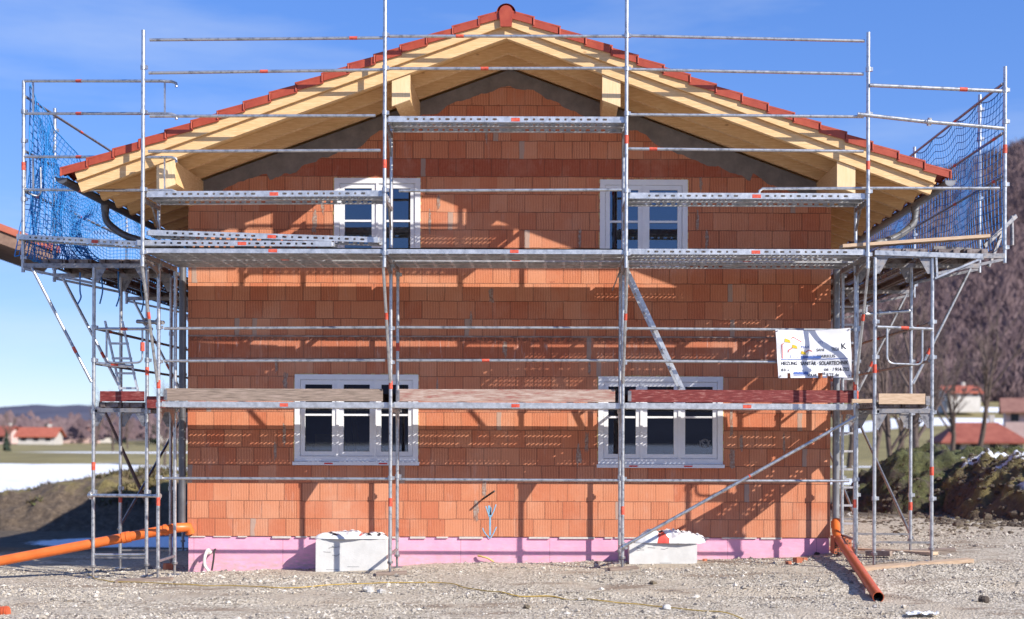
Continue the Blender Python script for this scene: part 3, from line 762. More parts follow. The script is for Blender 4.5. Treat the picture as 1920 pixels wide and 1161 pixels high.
# --- decks (shared meshes, copied)
def fascia(m, L, y, h, holes):
    u, v = Vector((1, 0, 0)), Vector((0, 0, 1)); o = Vector((0, y, -h))
    if holes:
        x = 0.0; k = 0; c = .10
        while x + c <= L + 1e-6:
            big = k % 2
            if (x < .12 or x > L - .22) or (.46 * L < x < .54 * L and holes == 2):
                m.quad(o + u * x, o + u * (x + c), o + u * (x + c) + v * h, o + u * x + v * h)
            else: m.holecell(o + u * x, u, v, c, h, .058 if big else .03, .028)
            x += c; k += 1
        if x < L: m.quad(o + u * x, o + u * L, o + u * L + v * h, o + u * x + v * h)
    else: m.quad(o, o + u * L, o + u * L + v * h, o + v * h)
def deck_mesh(name, L, w, h, holes, perf, bottom='open'):
    """origin: back-left top; length along x, width toward -y"""
    m = MB(); u, v = Vector((1, 0, 0)), Vector((0, -1, 0))
    if perf:
        nx, nw = int(L / .062), max(3, int(w / .052)); cx_, cw_ = L / nx, w / nw
        for i in range(nx):
            for j in range(nw):
                o = u * (i * cx_) + v * (j * cw_)
                if 1 <= i < nx - 1 and (i % 24) not in (0, 1) and 0 < j < nw - 1 and (nw < 6 or j != nw // 2): m.holecell(o, u, v, cx_, cw_, cx_ * .36, cw_ * .54, -.45)
                else: m.quad(o, o + u * cx_, o + u * cx_ + v * cw_, o + v * cw_)
    else:
        m.box((0, -w, -.014), (L, 0, 0), 1)
        for k in range(1, 12): m.box((L * k / 12 - .02, -w + .01, -h + .01), (L * k / 12 + .02, -.01, -.016), 0)
        m.box((0, -w * .52, -h), (L, -w * .48, -.016))
    fascia(m, L, -w, h, holes); fascia(m, L, 0, h, holes)
    for y in (-w, 0):
        e = .022 if y else -.022
        m.quad((0, y, -h), (L, y, -h), (L, y + e, -h + .002), (0, y + e, -h + .002))
        m.quad((0, y + e, -h + .002), (L, y + e, -h + .002), (L, y + e, -h + .016), (0, y + e, -h + .016))
    for x in (0, L): m.quad((x, -w, -h), (x, 0, -h), (x, 0, 0), (x, -w, 0))
    for x in (-.03, L - .01):
        for yy_ in (-w * .8, -w * .2): m.box((x, yy_ - .03, -h * .9), (x + .04, yy_ + .03, -.01))
    m.box((L * .52, -w - .0025, -h * .85), (L * .52 + .11, -w - .001, -h * .25), 2)
    return m.mesh(name, [M['alu'], M['ply'], M['red']])
DM = {}
def deckmesh(L, w, h, holes, perf, dull=False):
    k = (round(L, 2), round(w, 2), h, holes, perf, dull)
    if k not in DM:
        DM[k] = deck_mesh('deck', L, w, h, holes, perf)
        if dull: DM[k].materials[0] = M['steel_rusty']
    return DM[k]
def place(me, name, a, b, parent=scf, roll=0.0):
    """put a deck mesh so its back-left top corner is at a and it runs toward b"""
    a, b = Vector(a), Vector(b); d = (b - a).normalized(); s_ = Vector((0, 0, 1)).cross(d).normalized(); up = d.cross(s_)
    M4 = Matrix(((d.x, s_.x, up.x, a.x), (d.y, s_.y, up.y, a.y), (d.z, s_.z, up.z, a.z), (0, 0, 0, 1)))
    o = bpy.data.objects.new(name, me); COL.objects.link(o)
    if parent: o.parent = parent; M4 = Matrix.Translation(-wloc(parent)) @ M4
    o.matrix_local = M4; return o
Z1, Z2, Z3, Z3M = 2.325, 4.265, 4.98, 5.945
BL = 3.0
for i in range(3):
    x0 = COLS[i] + .035
    for D, w in ((.29, .32), (.66, .33)): place(deckmesh(BL, w, .075, 0, True), 'deck', (x0, -D, Z1), (x0 + BL, -D, Z1 - (.004 if i < 2 else .01)))
    for D, w in ((.28, .32), (.62, .32), (1.08, .27), (1.40, .27)):
        o = place(deckmesh(BL, w, .07, 0 if i < 2 else 2, i == 2), 'deck', (x0, -D, Z2), (x0 + BL, -D, Z2))
    z = Z3M if i == 1 else Z3
    for D, w in ((1.10, .27), (1.39, .27)): place(deckmesh(BL, w, .075, 2, True), 'deck', (x0 + .01, -D, z), (x0 + BL, -D, z + (.02 if i == 0 else 0)))
# --- toe boards at level 1
for i in range(3):
    x0 = COLS[i] + (.07 if i else .06); z = Z1 + .008; m = MB()
    L = 2.90 if i < 2 else 3.0
    m.box((x0 + .02, -F_ + .035, z), (x0 + L, -F_ + .066, z + .165)); 
    m.box((x0 + .0, -F_ + .033, z + .01), (x0 + .045, -F_ + .068, z + .15), 1)
    o = m.build('toe_board', [(M['wood_old'], M['wood_faded'], M['wood_red'])[i], M['steel_dark']], scf)
    o['label'] = ('weathered grey brown toe board', 'bleached toe board with faded red paint', 'red painted toe board')[i]
# --- standards of the front run
for i, x in enumerate(COLS):
    standard(x, B_, 0, 4.2, True, (1.32, 2.22, 4.1), (3.1,) if i % 2 else ())
    standard(x, F_, 0, (Z3M if i in (1, 2) else Z3) - .0, True, (1.32, 2.28, 2.85, 3.3, 4.12), (2.55, 1.0) if i != 2 else (.9,))
    top = 7.02 if i in (0, 3) else 7.85
    standard(x, U_, 4.02, top, False, (4.2, 5.0, 5.98, 6.55) + ((6.97,) if i in (1, 2) else ()), (5.33 if i in (1, 3) else 3.0, 5.82 if i == 3 else 9.0)[:1] if i != 2 else (5.65,), .0246)
    # console and its brace
    m = MB(); m.bar((x, -B_, 4.165), (x, -U_ - .02, 4.165), .04, .06); m.bar((x, -F_, 4.02), (x, -U_, 4.12), .03, .03)
    m.prism([Vector((x - .003, -F_ - .02, 4.13)), Vector((x - .003, -F_ - .22, 4.13)), Vector((x - .003, -F_ - .02, 3.93))], (.006, 0, 0))
    m.build('transom', M['steel_dark'], scf)
    tubepart('console_brace', (x - (.02 if i < 2 else -.02), -U_ + .01, 4.12), (x, -F_ - .045, 2.58), .02, ((.45, .09),))
    m = MB(); m.bar((x, -B_, gz(x, .6) + .26), (x, -F_, gz(x, .6) + .26), .03, .03); m.build('transom', M['steel_dark'], scf)
    m = MB(); m.bar((x, -B_, 2.215), (x, -F_, 2.215), .04, .055)
    for (ya, yb) in ((-B_ - .02, -B_ - .24), (-F_ + .02, -F_ + .24)):
        m.prism([Vector((x - .003, ya, 2.185)), Vector((x - .003, yb, 2.185)), Vector((x - .003, ya, 1.97))], (.006, 0, 0))
    m.build('transom', M['steel_dark'], scf)
    z = (Z3M if i in (1, 2) else Z3) - .11
    zz = [Z3M - .11, Z3 - .11] if i in (1, 2) else [Z3 - .11]
    for z in zz:
        m = MB(); m.bar((x, -F_, z), (x, -U_, z), .035, .05); m.bar((x, -F_, z - .28), (x, -F_ - .28, z - .02), .022, .022)
        m.build('transom', M['steel_dark'], scf)
# --- guard rails, upper front plane
for a in ((281, 75, 718, 71), (279, 137, 718, 131), (281, 218, 704, 217), (278, 284, 714, 282),
          (729, 68, 1170, 68), (729, 129, 1170, 128), (748, 358, 1166, 356),
          (1178, 67, 1621, 77), (1178, 130, 1619, 139), (1178, 215, 1619, 219), (1178, 279, 1619, 284)):
    rail(*a, U_ - .03)
# bent end of top right rail
# --- guard rails, lower level
for a in ((308, 616, 726, 614), (744, 614, 1160, 615), (1172, 616, 1600, 619), (308, 677, 722, 676), (744, 676, 1160, 676), (1172, 677, 1600, 680),
          (302, 897, 738, 898), (748, 899, 1160, 901), (1170, 901, 1592, 902)):
    rail(*a, F_ - .03)
tubepart('diagonal_brace', P(1163, 1028, F_ + .05), P(1604, 782, F_ + .05), .0225, ((.55, .02),), collars=(.02, .985))
tubepart('diagonal_brace', P(1166, 498, B_ + .2), P(1148, 545, B_), .008, mat='steel_dark')

# --- side runs
def u_guard(a, b, drop, parent=scf):
    """guard frame: top bar from a to b with a hanging U loop"""
    a, b = Vector(a), Vector(b); m = MB(); m.tube(a, b, .02, 10); d = (b - a); p0, p1 = a + d * .18, a + d * .82
    dz = Vector((0, 0, -drop)); q = Vector((0, 0, .07))
    m.poly(elbow([p0, p0 + dz, p1 + dz, p1], .09, 6), .014, 8)
    c = a + d * .5; e = d.normalized(); m.tube(c - e * .05, c + e * .05, .0222, 10, 1, cap=False)
    return m.build('side_guard', [M['steel'], M['red']], parent)
def side_run(sgn, xi, xo, xc, ys, ztop, ylast):
    """frames at depths ys (world y); inner/outer legs xi,xo; console leg xc"""
    for k, y in enumerate(ys):
        for j, x in enumerate((xi, xo)):
            standard(x, -y, 0, 4.17, True, (1.1, 2.2, 2.9, 3.35) if k < 3 else (), (2.45, .95)[j:j + 1] if k == 1 else ((1.45,) if (k + j) % 2 else (2.75,)))
        m = MB()
        m.bar((xi, y, gz((xi + xo) / 2, -y) + .26), (xo, y, gz((xi + xo) / 2, -y) + .26), .025, .025)
        m.build('transom', M['steel_dark'], scf)
        for z in (2.185, 4.15):
            m = MB()
            if z > 3: m.bar((xi, y, 4.19), (xc, y, 4.19), .045, .06)
            else: m.bar((xi, y, 2.215), (xo, y, 2.215), .04, .055)
            s2 = 1 if xo > xi else -1
            for xa, q in ((xi, s2), (xo, -s2)):
                m.prism([Vector((xa + q * .02, y - .003, z + .01)), Vector((xa + q * .17, y - .003, z + .01)), Vector((xa + q * .06, y - .003, z - .19)), Vector((xa + q * .02, y - .003, z - .19))], (0, .006, 0))
            m.build('transom', M['steel_dark'], scf)
        m = MB(); m.bar((xo, y, 3.95), (xc, y, 4.15), .03, .035); m.build('console_bracket', M['steel_dark'], scf)
        if k != 0 or sgn < 0: tubepart('console_brace', (xc - sgn * .12, y, 4.16), (xo + sgn * .03, y, 2.6), .021, ((.72, .09),))
        standard(xc, -y, 4.1, ztop if k else ztop + .1, False, (4.3, 5.1, 5.9, 6.3), (5.55,) if k == 0 else (), .0242)
    ya, yb = ys[0], ys[-1]
    ab = ys + [ylast]
    for k in range(len(ab) - 1):
        y0, y1 = ab[k], ab[k + 1]; L = y1 - y0 - .06
        for x, w in ((xi, 0), (xi, 1), (xo, 0), (xo, 1)):
            q = deckmesh(L, .31, .07, 2, True, True)
            if x == xi: xx = xi + sgn * (.03 + .33 * w)
            else: xx = xo + sgn * (.05 + .36 * w)
            if sgn > 0: xx += .31 if False else 0
            p = Vector((xx + (.31 if sgn > 0 else 0) * 0, y0 + .03, 4.285))
            # deck runs along +y, width toward +x for that heading
            pl_ = (xx if sgn > 0 else xx - .31)
            place(q, 'deck', (pl_, y0 + .03, 4.285), (pl_, y1, 4.285))
            if x == xi:
                place(q, 'deck', (pl_, y0 + .03, Z1), (pl_, y1, Z1))
        # guard rails along the run
        for z in (2.85, 3.33): tubepart('guard_rail', (xo - sgn * .03, y0, z), (xo - sgn * .03, y1, z), .0195, ((.5, .1),), 'steel_dark')
        for z in (5.2, 5.75, ztop - .12): tubepart('guard_rail', (xc - sgn * .03, y0, z), (xc - sgn * .03, y1, z), .0195, ((.3, .1),), 'steel_dark')
    for k in range(1, len(ab) - 1):
        y0, y1 = ab[k], ab[k + 1]
        tubepart('diagonal_brace', (xo + sgn * .03, y0, .5), (xo + sgn * .03, y1, 2.15), .02, (), 'steel_dark')
LY = [-.45, .62, 3.69, 6.76]; LXI, LXO, LXC = -5.58, -6.31, -7.28
RY = [-1.65, -.70, 2.37, 5.44]; RXI, RXO, RXC = 4.07, 4.80, 5.72
side_run(-1, LXI, LXO, LXC, LY, 6.62, 9.8)
side_run(1, RXI, RXO, RXC, RY, 6.5, 9.5)
u_guard(P(181, 617, .45), P(286, 617, .52), .46); u_guard(P(181, 681, .45), P(250, 687, .45), -.0 + .02)
u_guard(P(1645, 613, 1.68), P(1748, 617, 1.68), .46)
# front transoms of the left tower
tubepart('transom', P(166, 929, .5), P(301, 930, .98), .024, (), collars=(.03, .97)); tubepart('transom', P(176, 1040, .45), P(272, 1040, .45), .018)
tubepart('coupler_tube', P(258, 603, .5), P(306, 605, .9), .028, (), 'steel_dark', collars=(.3, .8))
tubepart('coupler_tube', P(1612, 590, 1.10), P(1705, 583, .85), .024, (), 'steel', collars=(.4,))
# end guards of the left corner, hooked ends
for y0, y1 in ((152, 213), (294, 356)):
    m = MB()
    for yy_ in (y0, y1):
        a = P(46, yy_, .45); pts = [a, P(300, yy_ + (0 if yy_ < 250 else 1), 1.52), P(322, yy_ + 1, 1.53), P(330, yy_ + 4, 1.53), P(331, yy_ + 11, 1.53)]
        m.poly(pts, .0195, 10)
        d = (pts[1] - pts[0]).normalized(); t = pts[0] + (pts[1] - pts[0]) * .42; m.tube(t - d * .05, t + d * .05, .0218, 10, 1, cap=False)
    for px, D in ((62, .50), (309, 1.50)): m.bar(P(px, y0, D), P(px, y1, D), .045, .012)
    m.build('side_guard', [M['steel'], M['red']], scf)
    m = MB(); a = P(58, y0 + 3, .40)
    if y0 > 200: m.poly(elbow([P(49, y0 + 8, .42), P(47, y1 - 2, .42), P(60, y1 + 10, .42), P(72, y1 + 12, .38), P(77, y1 + 4, .38), P(76, y0 + 20, .38)], .06, 4), .012, 7); m.build('side_guard', M['steel'], scf)
# right corner rails
tubepart('guard_rail', P(1630, 160, 1.70), P(1878, 171, 1.66), .024, ((.71, .10),)); tubepart('guard_rail', P(1608, 214, 1.70), P(1740, 229, 1.68), .024, ())
tubepart('guard_rail', P(1735, 228, 1.72), P(1882, 241, 1.69), .024, (), collars=(.05,))
m = MB(); m.poly([P(1423, 366, 1.5), P(1424, 358, 1.5), P(1430, 354, 1.5), P(1640, 353, 1.60), P(1874, 353, 1.66)], .019, 10); m.build('guard_rail', M['steel'], scf)
# left end deck across the corner, plank on the right corner
a, b = P(64, 445, .22), P(345, 462, 1.22)
place(deckmesh(2.55, .31, .07, 2, True), 'deck', a + Vector((0, 0, 0)), b)
m = MB(); m.bar(P(1577, 463, 1.52), P(1852, 444, 1.50), .2, .04); o = m.build('deck_plank', M['wood_pale'], scf); o['label'] = 'pale timber plank'
m = MB(); m.bar(P(1845, 462, 1.55), P(1905, 405, 1.3), .03, .05); m.bar(P(1853, 500, 1.5), P(1882, 430, 1.4), .03, .04); m.tube(P(1897, 405, 1.32), P(1898, 460, 1.32), .024); m.build('console_bracket', M['steel_dark'], scf)
m = MB(); m.bar(P(1640, 474, 1.68), P(1842, 481, 1.68), .04, .06); m.bar(P(1753, 522, 1.68), P(1842, 484, 1.68), .02, .025); m.bar(P(1755, 474, 1.68), P(1757, 520, 1.68), .025, .025); m.build('console_bracket', M['steel'], scf)
m = MB(); m.bar(P(1750, 465, 1.2), P(1840, 470, 1.2), .04, .05); m.build('console_bracket', M['steel_dark'], scf)
# end toe boards on level one
m = MB(); m.box((LXO + .10, -.49, Z1 + .01), (LXI - .03, -.46, Z1 + .15)); o = m.build('toe_board', M['wood_red'], scf); o['label'] = 'short red painted toe board'
a, b = P(1648, 738, 1.70), P(1735, 758, 1.70)
m = MB(); m.box((a.x, -1.70, b.z), (b.x, -1.67, a.z)); m.box((b.x + .005, -1.705, b.z - .01), (b.x + .06, -1.66, a.z - .03), 1); o = m.build('toe_board', [M['wood_pale'], M['steel_dark']], scf); o['label'] = 'short pale timber toe board'
m = MB(); m.box((RXI - .20, -1.30, Z1 + .0), (RXI + .06, -1.22, Z1 + .05)); m.build('toe_board', M['wood_pale'], scf)
# red-marked wooden fillet at left gap
m = MB(); m.box((LXI + .03, -.55, Z1 - .08), (LXI + .28, -.40, Z1 + .08)); m.build('toe_board', M['wood_red'], scf)
# inner ladder rungs on the right side frames
def ladder(name, a, b, width, nr, label, cat='ladder', side=Vector((0, 1, 0)), rail_w=.055, group=None):
    a, b = Vector(a), Vector(b); root = thing(name, label, cat, a, group)
    for k in (0, 1):
        m = MB(); m.bar(a + side * (width * k), b + side * (width * k), .024, rail_w, up=side.cross(b - a)); 
        m.build('stringer', M['alu'], root)
    for q in range(nr):
        t = (q + .5) / nr; c = a.lerp(b, t); m = MB(); m.bar(c - side * .02, c + side * (width + .02), .03, .03); m.build('rung', M['alu'], root)
    return root
ladder('ladder', P(1286, 742, .86), P(1170, 494, .86), .34, 7, 'slim aluminium ladder slanting down from the upper deck to the lower boards')
# left ladder
la = P(228, 742, .2); lb = P(197, 602, .2)
ladder('ladder', la, lb, .23, 5, 'short grey access ladder poking up inside the left scaffold tower', side=Vector((1, .15, 0)).normalized())
# right inner ladder
ladder('ladder', (4.12, .9, .2), (4.12, .9, 4.2), .34, 15, 'upright steel ladder between the right scaffold legs and the house corner', side=Vector((1, 0, 0)))

# loose decks stacked on the level-2 boards, left bay
o = place(deckmesh(2.95, .31, .07, 2, True), 'steel_deck', P(292, 438, 1.22), P(722, 452, 1.22), None); tag(o, 'loose perforated steel deck lying tilted on top of the left upper deck', 'scaffold deck')
o = place(deckmesh(2.50, .31, .07, 2, True), 'steel_deck', P(270, 457, 1.26) , P(620, 459, 1.26), None); tag(o, 'loose perforated steel deck lying flat beneath the tilted one on the left deck', 'scaffold deck')

# ================================================================== NETS
def net(name, mat, origin, pt, nu, nv, r=.0055, gather=(), label='', dens=1):
    m = MB(); g = [[pt(i / nu, j / nv) for j in range(nv + 1)] for i in range(nu + 1)]
    def seg(a, b, q):
        d = (b - a); L = d.length
        if L < 1e-5: return
        m.tube(a, b, q, 3, cap=False)
    for i in range(nu + 1):
        for j in range(nv + 1):
            if i < nu: seg(g[i][j], g[i + 1][j], r * (1.7 if j in (0, nv) else 1))
            if j < nv: seg(g[i][j], g[i][j + 1], r * (1.5 if i in (0, nu) else 1))
    o = m.build(name, mat, origin=origin); return tag(o, label, 'safety net')
def netL(u, v):
    y = -.42 + 8.2 * u; top = 6.55 - .95 * ss(.02, .16, u) + .16 * abs(math.sin(y * 2.2))
    top -= .35 * math.sin(math.pi * ((u * 6) % 1)) * .5
    z = 4.30 + (top - 4.30) * v
    x = LXC + .05 + .22 * math.sin(v * 3.1) * math.sin(y * 1.7 + 1) * .7 + .03 * nz(y, z, 1.2)
    return Vector((x, y + .07 * nz(z, y, .9, 5), z + .04 * nz(z, y, 1.1, 9)))
net('safety_net', M['net'], (LXC, 0, 4.3), netL, 84, 22, .0062, label='blue safety net hanging slack along the left scaffold')
def netL2(u, v):
    # gathered folds that hang from the first bay and trail across the corner deck
    y = -.35 + 1.9 * u; z = 4.33 + (2.15 - 1.3 * u) * v
    pinch = math.sin(math.pi * min(1, max(0, v))) 
    x = LXC + .12 + (.55 * u) * (1 - .75 * pinch) + .10 * math.sin(u * 19) * (.4 + pinch) - .28 * (1 - v) * (1 - u)
    return Vector((x, y * (1 - .3 * pinch), z + .05 * nz(u * 9, v * 9)))
net('safety_net', M['net'], (LXC, -.3, 4.3), netL2, 40, 26, .0062, label='bunched folds of blue netting beside the first left corner post')
def netR(u, v):
    y = -1.62 + 9.0 * u; top = 6.42 - .10 * math.sin(math.pi * ((u * 9) % 1)) ** 1
    z = 4.34 + (top - 4.34) * v
    x = RXC + .02 + .08 * math.sin(v * 3.1) * math.sin(y * 1.9) + .02 * nz(y, z, 1.0)
    return Vector((x, y + .03 * nz(z, y, 1, 4), z))
net('safety_net', M['net2'], (RXC, 0, 4.34), netR, 88, 20, .0056, label='dark blue safety net stretched along the right scaffold')
# torn blue strips below left deck
for (px, py, L, D) in ((190, 520, 50, -.3), (150, 545, 26, .3), (222, 535, 40, -.4), (265, 545, 40, -1.5)):
    m = MB(); a = P(px, py, D); b = P(px + random.uniform(-6, 6), py + L, D); mid = a.lerp(b, .5) + Vector((.03, 0, 0))
    m.poly(smooth([a + Vector((0, 0, .25)), a, mid, b], 4), .011, 4)
    o = m.build('net_strip', M['net2'], origin=a); tag(o, 'loose blue tie strip hanging under the left upper deck', 'tie strip', 'blue tie strips under the left deck')

# ================================================================== BANNER
def banner():
    c = [P(1454, 618, F_ + .06), P(1594, 615, F_ + .06), P(1597, 708, F_ + .06), P(1459, 709, F_ + .06)]
    def sp(u, v):   # u right, v down
        a = c[0].lerp(c[1], u); b = c[3].lerp(c[2], u); p = a.lerp(b, v)
        p.z -= .022 * math.sin(math.pi * u) * (1 - v) * (1 - v) + .0
        p.y -= .022 * math.sin(u * 7.5 + v * 2) * math.sin(math.pi * v * .9 + .2) + .012 * math.sin(v * 9 - u * 4)
        return p
    root = thing('banner', 'wrinkled white tarpaulin banner with heating firm lettering tied to the lower rail', 'banner', sp(.5, .5))
    nu, nv = 48, 30; m = MB(); idx = lambda i, j: j * (nu + 1) + i
    vs = [sp(i / nu, j / nv) for j in range(nv + 1) for i in range(nu + 1)]; fs = []
    for j in range(nv):
        for i in range(nu):
            u, v = (i + .5) / nu, (j + .5) / nv
            if (.12 < u < .165 and v > .90) : continue
            if (.535 < u < .60 and v > .90): continue
            if (.66 < u < .74 and v > .965): continue
            fs.append((idx(i, j), idx(i, j + 1), idx(i + 1, j + 1), idx(i + 1, j)))
    m.add(vs, fs, 0, True); m.build('sheet', M['tarp'], root)
    def on(u, v, off=.004): p = sp(u, v); p.y -= off; return p
    def text(body, u0, v0, u1, hv, mat, bold=.0):
        cu = bpy.data.curves.new('t', 'FONT'); cu.body = body; cu.size = 1; cu.offset = bold
        to = bpy.data.objects.new('t', cu); COL.objects.link(to); bpy.context.view_layer.update()
        me = bpy.data.meshes.new_from_object(to.evaluated_get(bpy.context.evaluated_depsgraph_get())); bpy.data.objects.remove(to)
        X = [q.co.x for q in me.vertices]; Y = [q.co.y for q in me.vertices]; x0, x1 = min(X), max(X); y1 = .72
        m = MB(); m.add([on(u0 + (u1 - u0) * (q.co.x - x0) / (x1 - x0), v0 - hv * q.co.y / y1) for q in me.vertices], [tuple(p.vertices) for p in me.polygons])
        m.build('lettering', mat, root)
    I = M['ink']
    text('HEIZUNG · SANITÄR · SOLARTECHNIK', .05, .735, .955, .075, I, .024)
    text('83', .045, .86, .10, .055, I, .01); text('116', .10, .86, .155, .045, I)
    text('— — · — —', .175, .853, .42, .04, I); text('08 ·', .63, .86, .72, .05, I, .01)
    text('/ 914-702', .745, .865, .965, .07, I, .022)
    text('SOLAR', .40, .972, .53, .06, I, .015); text('AR', .60, .945, .65, .06, I, .01); text('RTE.de', .66, .972, .83, .065, I, .015)
    text('ITS', .575, .285, .63, .05, M['ink_blue']); text('MAA', .33, .385, .445, .06, M['ink_blue'])
    text('SANI', .54, .45, .64, .06, I, .008); text('TECH', .735, .45, .835, .07, I, .02); text('K', .87, .42, .94, .12, I, .02)
    text('MARKUS', .55, .585, .78, .06, I, .008); text('Z. — —', .17, .585, .30, .05, M['ink_blue'])
    def line(pts, w, mat, name='logo'):
        m = MB()
        for a, b in zip(pts[:-1], pts[1:]):
            du, dv = (b[0] - a[0]) * 1.5, b[1] - a[1]; L = math.hypot(du, dv) or 1; nu_, nv_ = -dv / L * w / 1.5, du / L * w
            m.add([on(a[0] + nu_, a[1] + nv_, .0045), on(a[0] - nu_, a[1] - nv_, .0045), on(b[0] - nu_, b[1] - nv_, .0045), on(b[0] + nu_, b[1] + nv_, .0045)], [(0, 1, 2, 3)])
        m.build(name, mat, root)
    line([(.07, .60), (.07, .31), (.23, .15), (.34, .25)], .007, M['ink_red'])
    line([(.155, .47), (.155, .43), (.26, .33)], .007, M['ink_red']); line([(.39, .47), (.44, .42), (.48, .45)], .007, M['ink_red'])
    line([(.05 + .9 * k / 30, .615 + .004 * math.sin(k * 1.7)) for k in range(31)], .006, M['ink_blue'])
    line([(.21, .945), (.40, .94)], .006, M['ink_blue'])
    m = MB()
    for (u, v, s_) in ((.145, .22, .06), (.24, .345, .055), (.36, .475, .05)):
        q = [(u - s_ * .5, v - s_ * .75), (u + s_ * .55, v - s_ * .1), (u + s_ * .75, v + s_ * .9), (u - s_ * .65, v + s_ * .55)]
        m.add([on(a, b, .005) for a, b in q], [(0, 1, 2, 3)])
    for k in range(13):
        t = math.pi * (.75 + 1.1 * k / 12); a = (.145 + .06 * math.cos(t), .21 + .09 * math.sin(t)); b = (.145 + .10 * math.cos(t), .21 + .16 * math.sin(t)); w = .003
        m.add([on(a[0] - w, a[1], .005), on(a[0] + w, a[1], .005), on(b[0], b[1], .005)], [(0, 1, 2)])
    m.build('logo', M['ink_yellow'], root)
    m = MB()
    for k in range(22):
        u = .33 + .012 * k; m.add([on(u, .60, .005), on(u + .014, .60, .005), on(u + .012, .56 - .02 * random.random(), .005), on(u + .002, .55 - .02 * random.random(), .005)], [(0, 1, 2, 3)])
    for k in range(20):
        u = .21 + .010 * k; m.add([on(u, .925, .005), on(u + .012, .925, .005), on(u + .010, .895 - .03 * random.random(), .005), on(u + .001, .89 - .03 * random.random(), .005)], [(0, 1, 2, 3)])
    m.build('logo', M['ink_blue'], root)
    m = MB()
    for (u, v) in ((.02, .03), (.98, .03), (.03, .96), (.97, .96)):
        p = on(u, v, .006); m.tube(p, p + Vector((0, -.004, 0)), .011, 8)
    m.build('eyelets', M['steel_dark'], root)
banner()

# ================================================================== SITE OBJECTS
def rock(m, c, r, seed, flat=.7, mi=0, n=7):
    vs = []; rings = 5
    for a in range(rings + 1):
        ph = math.pi * a / rings
        for b in range(n):
            t = 2 * math.pi * b / n
            d = Vector((math.sin(ph) * math.cos(t), math.sin(ph) * math.sin(t), math.cos(ph)))
            q = r * (1 + .45 * noise.noise(d * 1.4 + Vector((seed, seed * .7, 0))))
            vs.append(Vector(c) + Vector((d.x * q, d.y * q, d.z * q * flat)))
    fs = [(a * n + b, a * n + (b + 1) % n, (a + 1) * n + (b + 1) % n, (a + 1) * n + b) for a in range(rings) for b in range(n)]
    m.add(vs, fs, mi)
def concrete_block(px0, py0, px1, py1, D, label):
    a, b = P(px0, py0, D), P(px1, py1, D); m = MB(); e = .012
    x0, x1, z0, z1 = a.x, b.x, b.z - .15, a.z
    # chamfered box
    pts = [(x0, z0), (x1, z0), (x1, z1 - e), (x1 - e, z1), (x0 + e, z1), (x0, z1 - e)]
    m.prism([Vector((x, -D, z)) for x, z in pts], (0, D - .03, 0))
    o = m.build('concrete_block', M['concrete'], origin=((x0 + x1) / 2, -D / 2, b.z)); tag(o, label, 'concrete block')
    mk = MB()
    for k in range(4):
        u = x0 + (x1 - x0) * random.uniform(.1, .5); z = a.z - (a.z - b.z) * random.uniform(.15, .5)
        mk.poly([(u, -D - .002, z), (u + .05, -D - .002, z + random.uniform(-.02, .02)), (u + .10, -D - .002, z + random.uniform(-.02, .02))], .0035, 4)
    for k in range(3):
        u = x0 + (x1 - x0) * (.15 + .3 * k); mk.box((u, -D - .002, b.z + .03 + .04 * (k % 2)), (u + .16, -D - .0005, b.z + .036 + .04 * (k % 2)))
    mk.build('scribbles', pm('pencil_marks', (.2, .2, .2), (.3, .3, .3), 9, .9), o)
    return x0, x1, z1
def sack(x0, x1, y0, y1, z, h, seed, label, redprint):
    m = MB(); nr, ns = 16, 72; cx_, cy_ = (x0 + x1) / 2, (y0 + y1) / 2; vs = [Vector((cx_, cy_, z + h))]; uv = [(.5, .5)]
    for a in range(1, nr + 1):
        q = a / nr
        for b in range(ns):
            t = 2 * math.pi * b / ns; ct, st_ = math.cos(t), math.sin(t)
            sq = (abs(ct) ** 3 + abs(st_) ** 3) ** (-1 / 3)
            rr = q * sq * (1 + .16 * nz(ct * 1.6 + seed, st_ * 1.6, 1) + .05 * nz(ct * 6 + seed, st_ * 6, 1))
            x, y = cx_ + ct * rr * (x1 - x0) / 2, cy_ + st_ * rr * (y1 - y0) / 2
            wr = .55 * nz(x * 4.5 + seed, y * 5, 1) + .42 * (1 - 2 * abs(nz(x * 9 + seed, y * 7 + x * 4, 1, 3))) + .12 * nz(x * 26, y * 26, 1, seed)
            zz = z + .006 + h * (1 - q ** 3.0) ** .55 * max(.12, .72 + .85 * wr)
            vs.append(Vector((x, y, zz))); uv.append((x, y))
    def mat_of(x, y):
        u = (x - x0) / (x1 - x0)
        if redprint[0] < u < redprint[1] and nz(x * 7 + seed, y * 6, 1, 8) > .25: return 1
        if nz(x * 11 + seed, y * 9, 1, 18) > .42: return 2
        return 0
    for b in range(ns): m.add([vs[0], vs[1 + b], vs[1 + (b + 1) % ns]], [(0, 1, 2)], 0, True)
    tri = []
    for a in range(nr - 1):
        for b in range(ns):
            i = 1 + a * ns + b; j = 1 + a * ns + (b + 1) % ns
            tri.append(((i, i + ns, j + ns, j), mat_of(*uv[i])))
    o_ = len(m.v); m.v += [tuple(v) for v in vs]
    for f, mi in tri: m.f.append([k + o_ for k in f]); m.mi.append(mi); m.sm.append(True)
    o = m.build('plastic_sack', [M['film'], M['film_red'], M['ink']], origin=(cx_, cy_, z)); tag(o, label, 'plastic sack')
x0, x1, z1 = concrete_block(592, 1011, 724, 1073, .42, 'pale concrete block by the left middle scaffold leg, against the pink plinth')
sack(x0 - .06, x1 + .0, -.46, -.06, z1, .09, 1.3, 'crumpled white plastic sheeting lying on the left concrete block', (.62, .8))
x0, x1, z1 = concrete_block(1180, 1019, 1307, 1066, .40, 'pale concrete block behind the foot of the long diagonal brace')
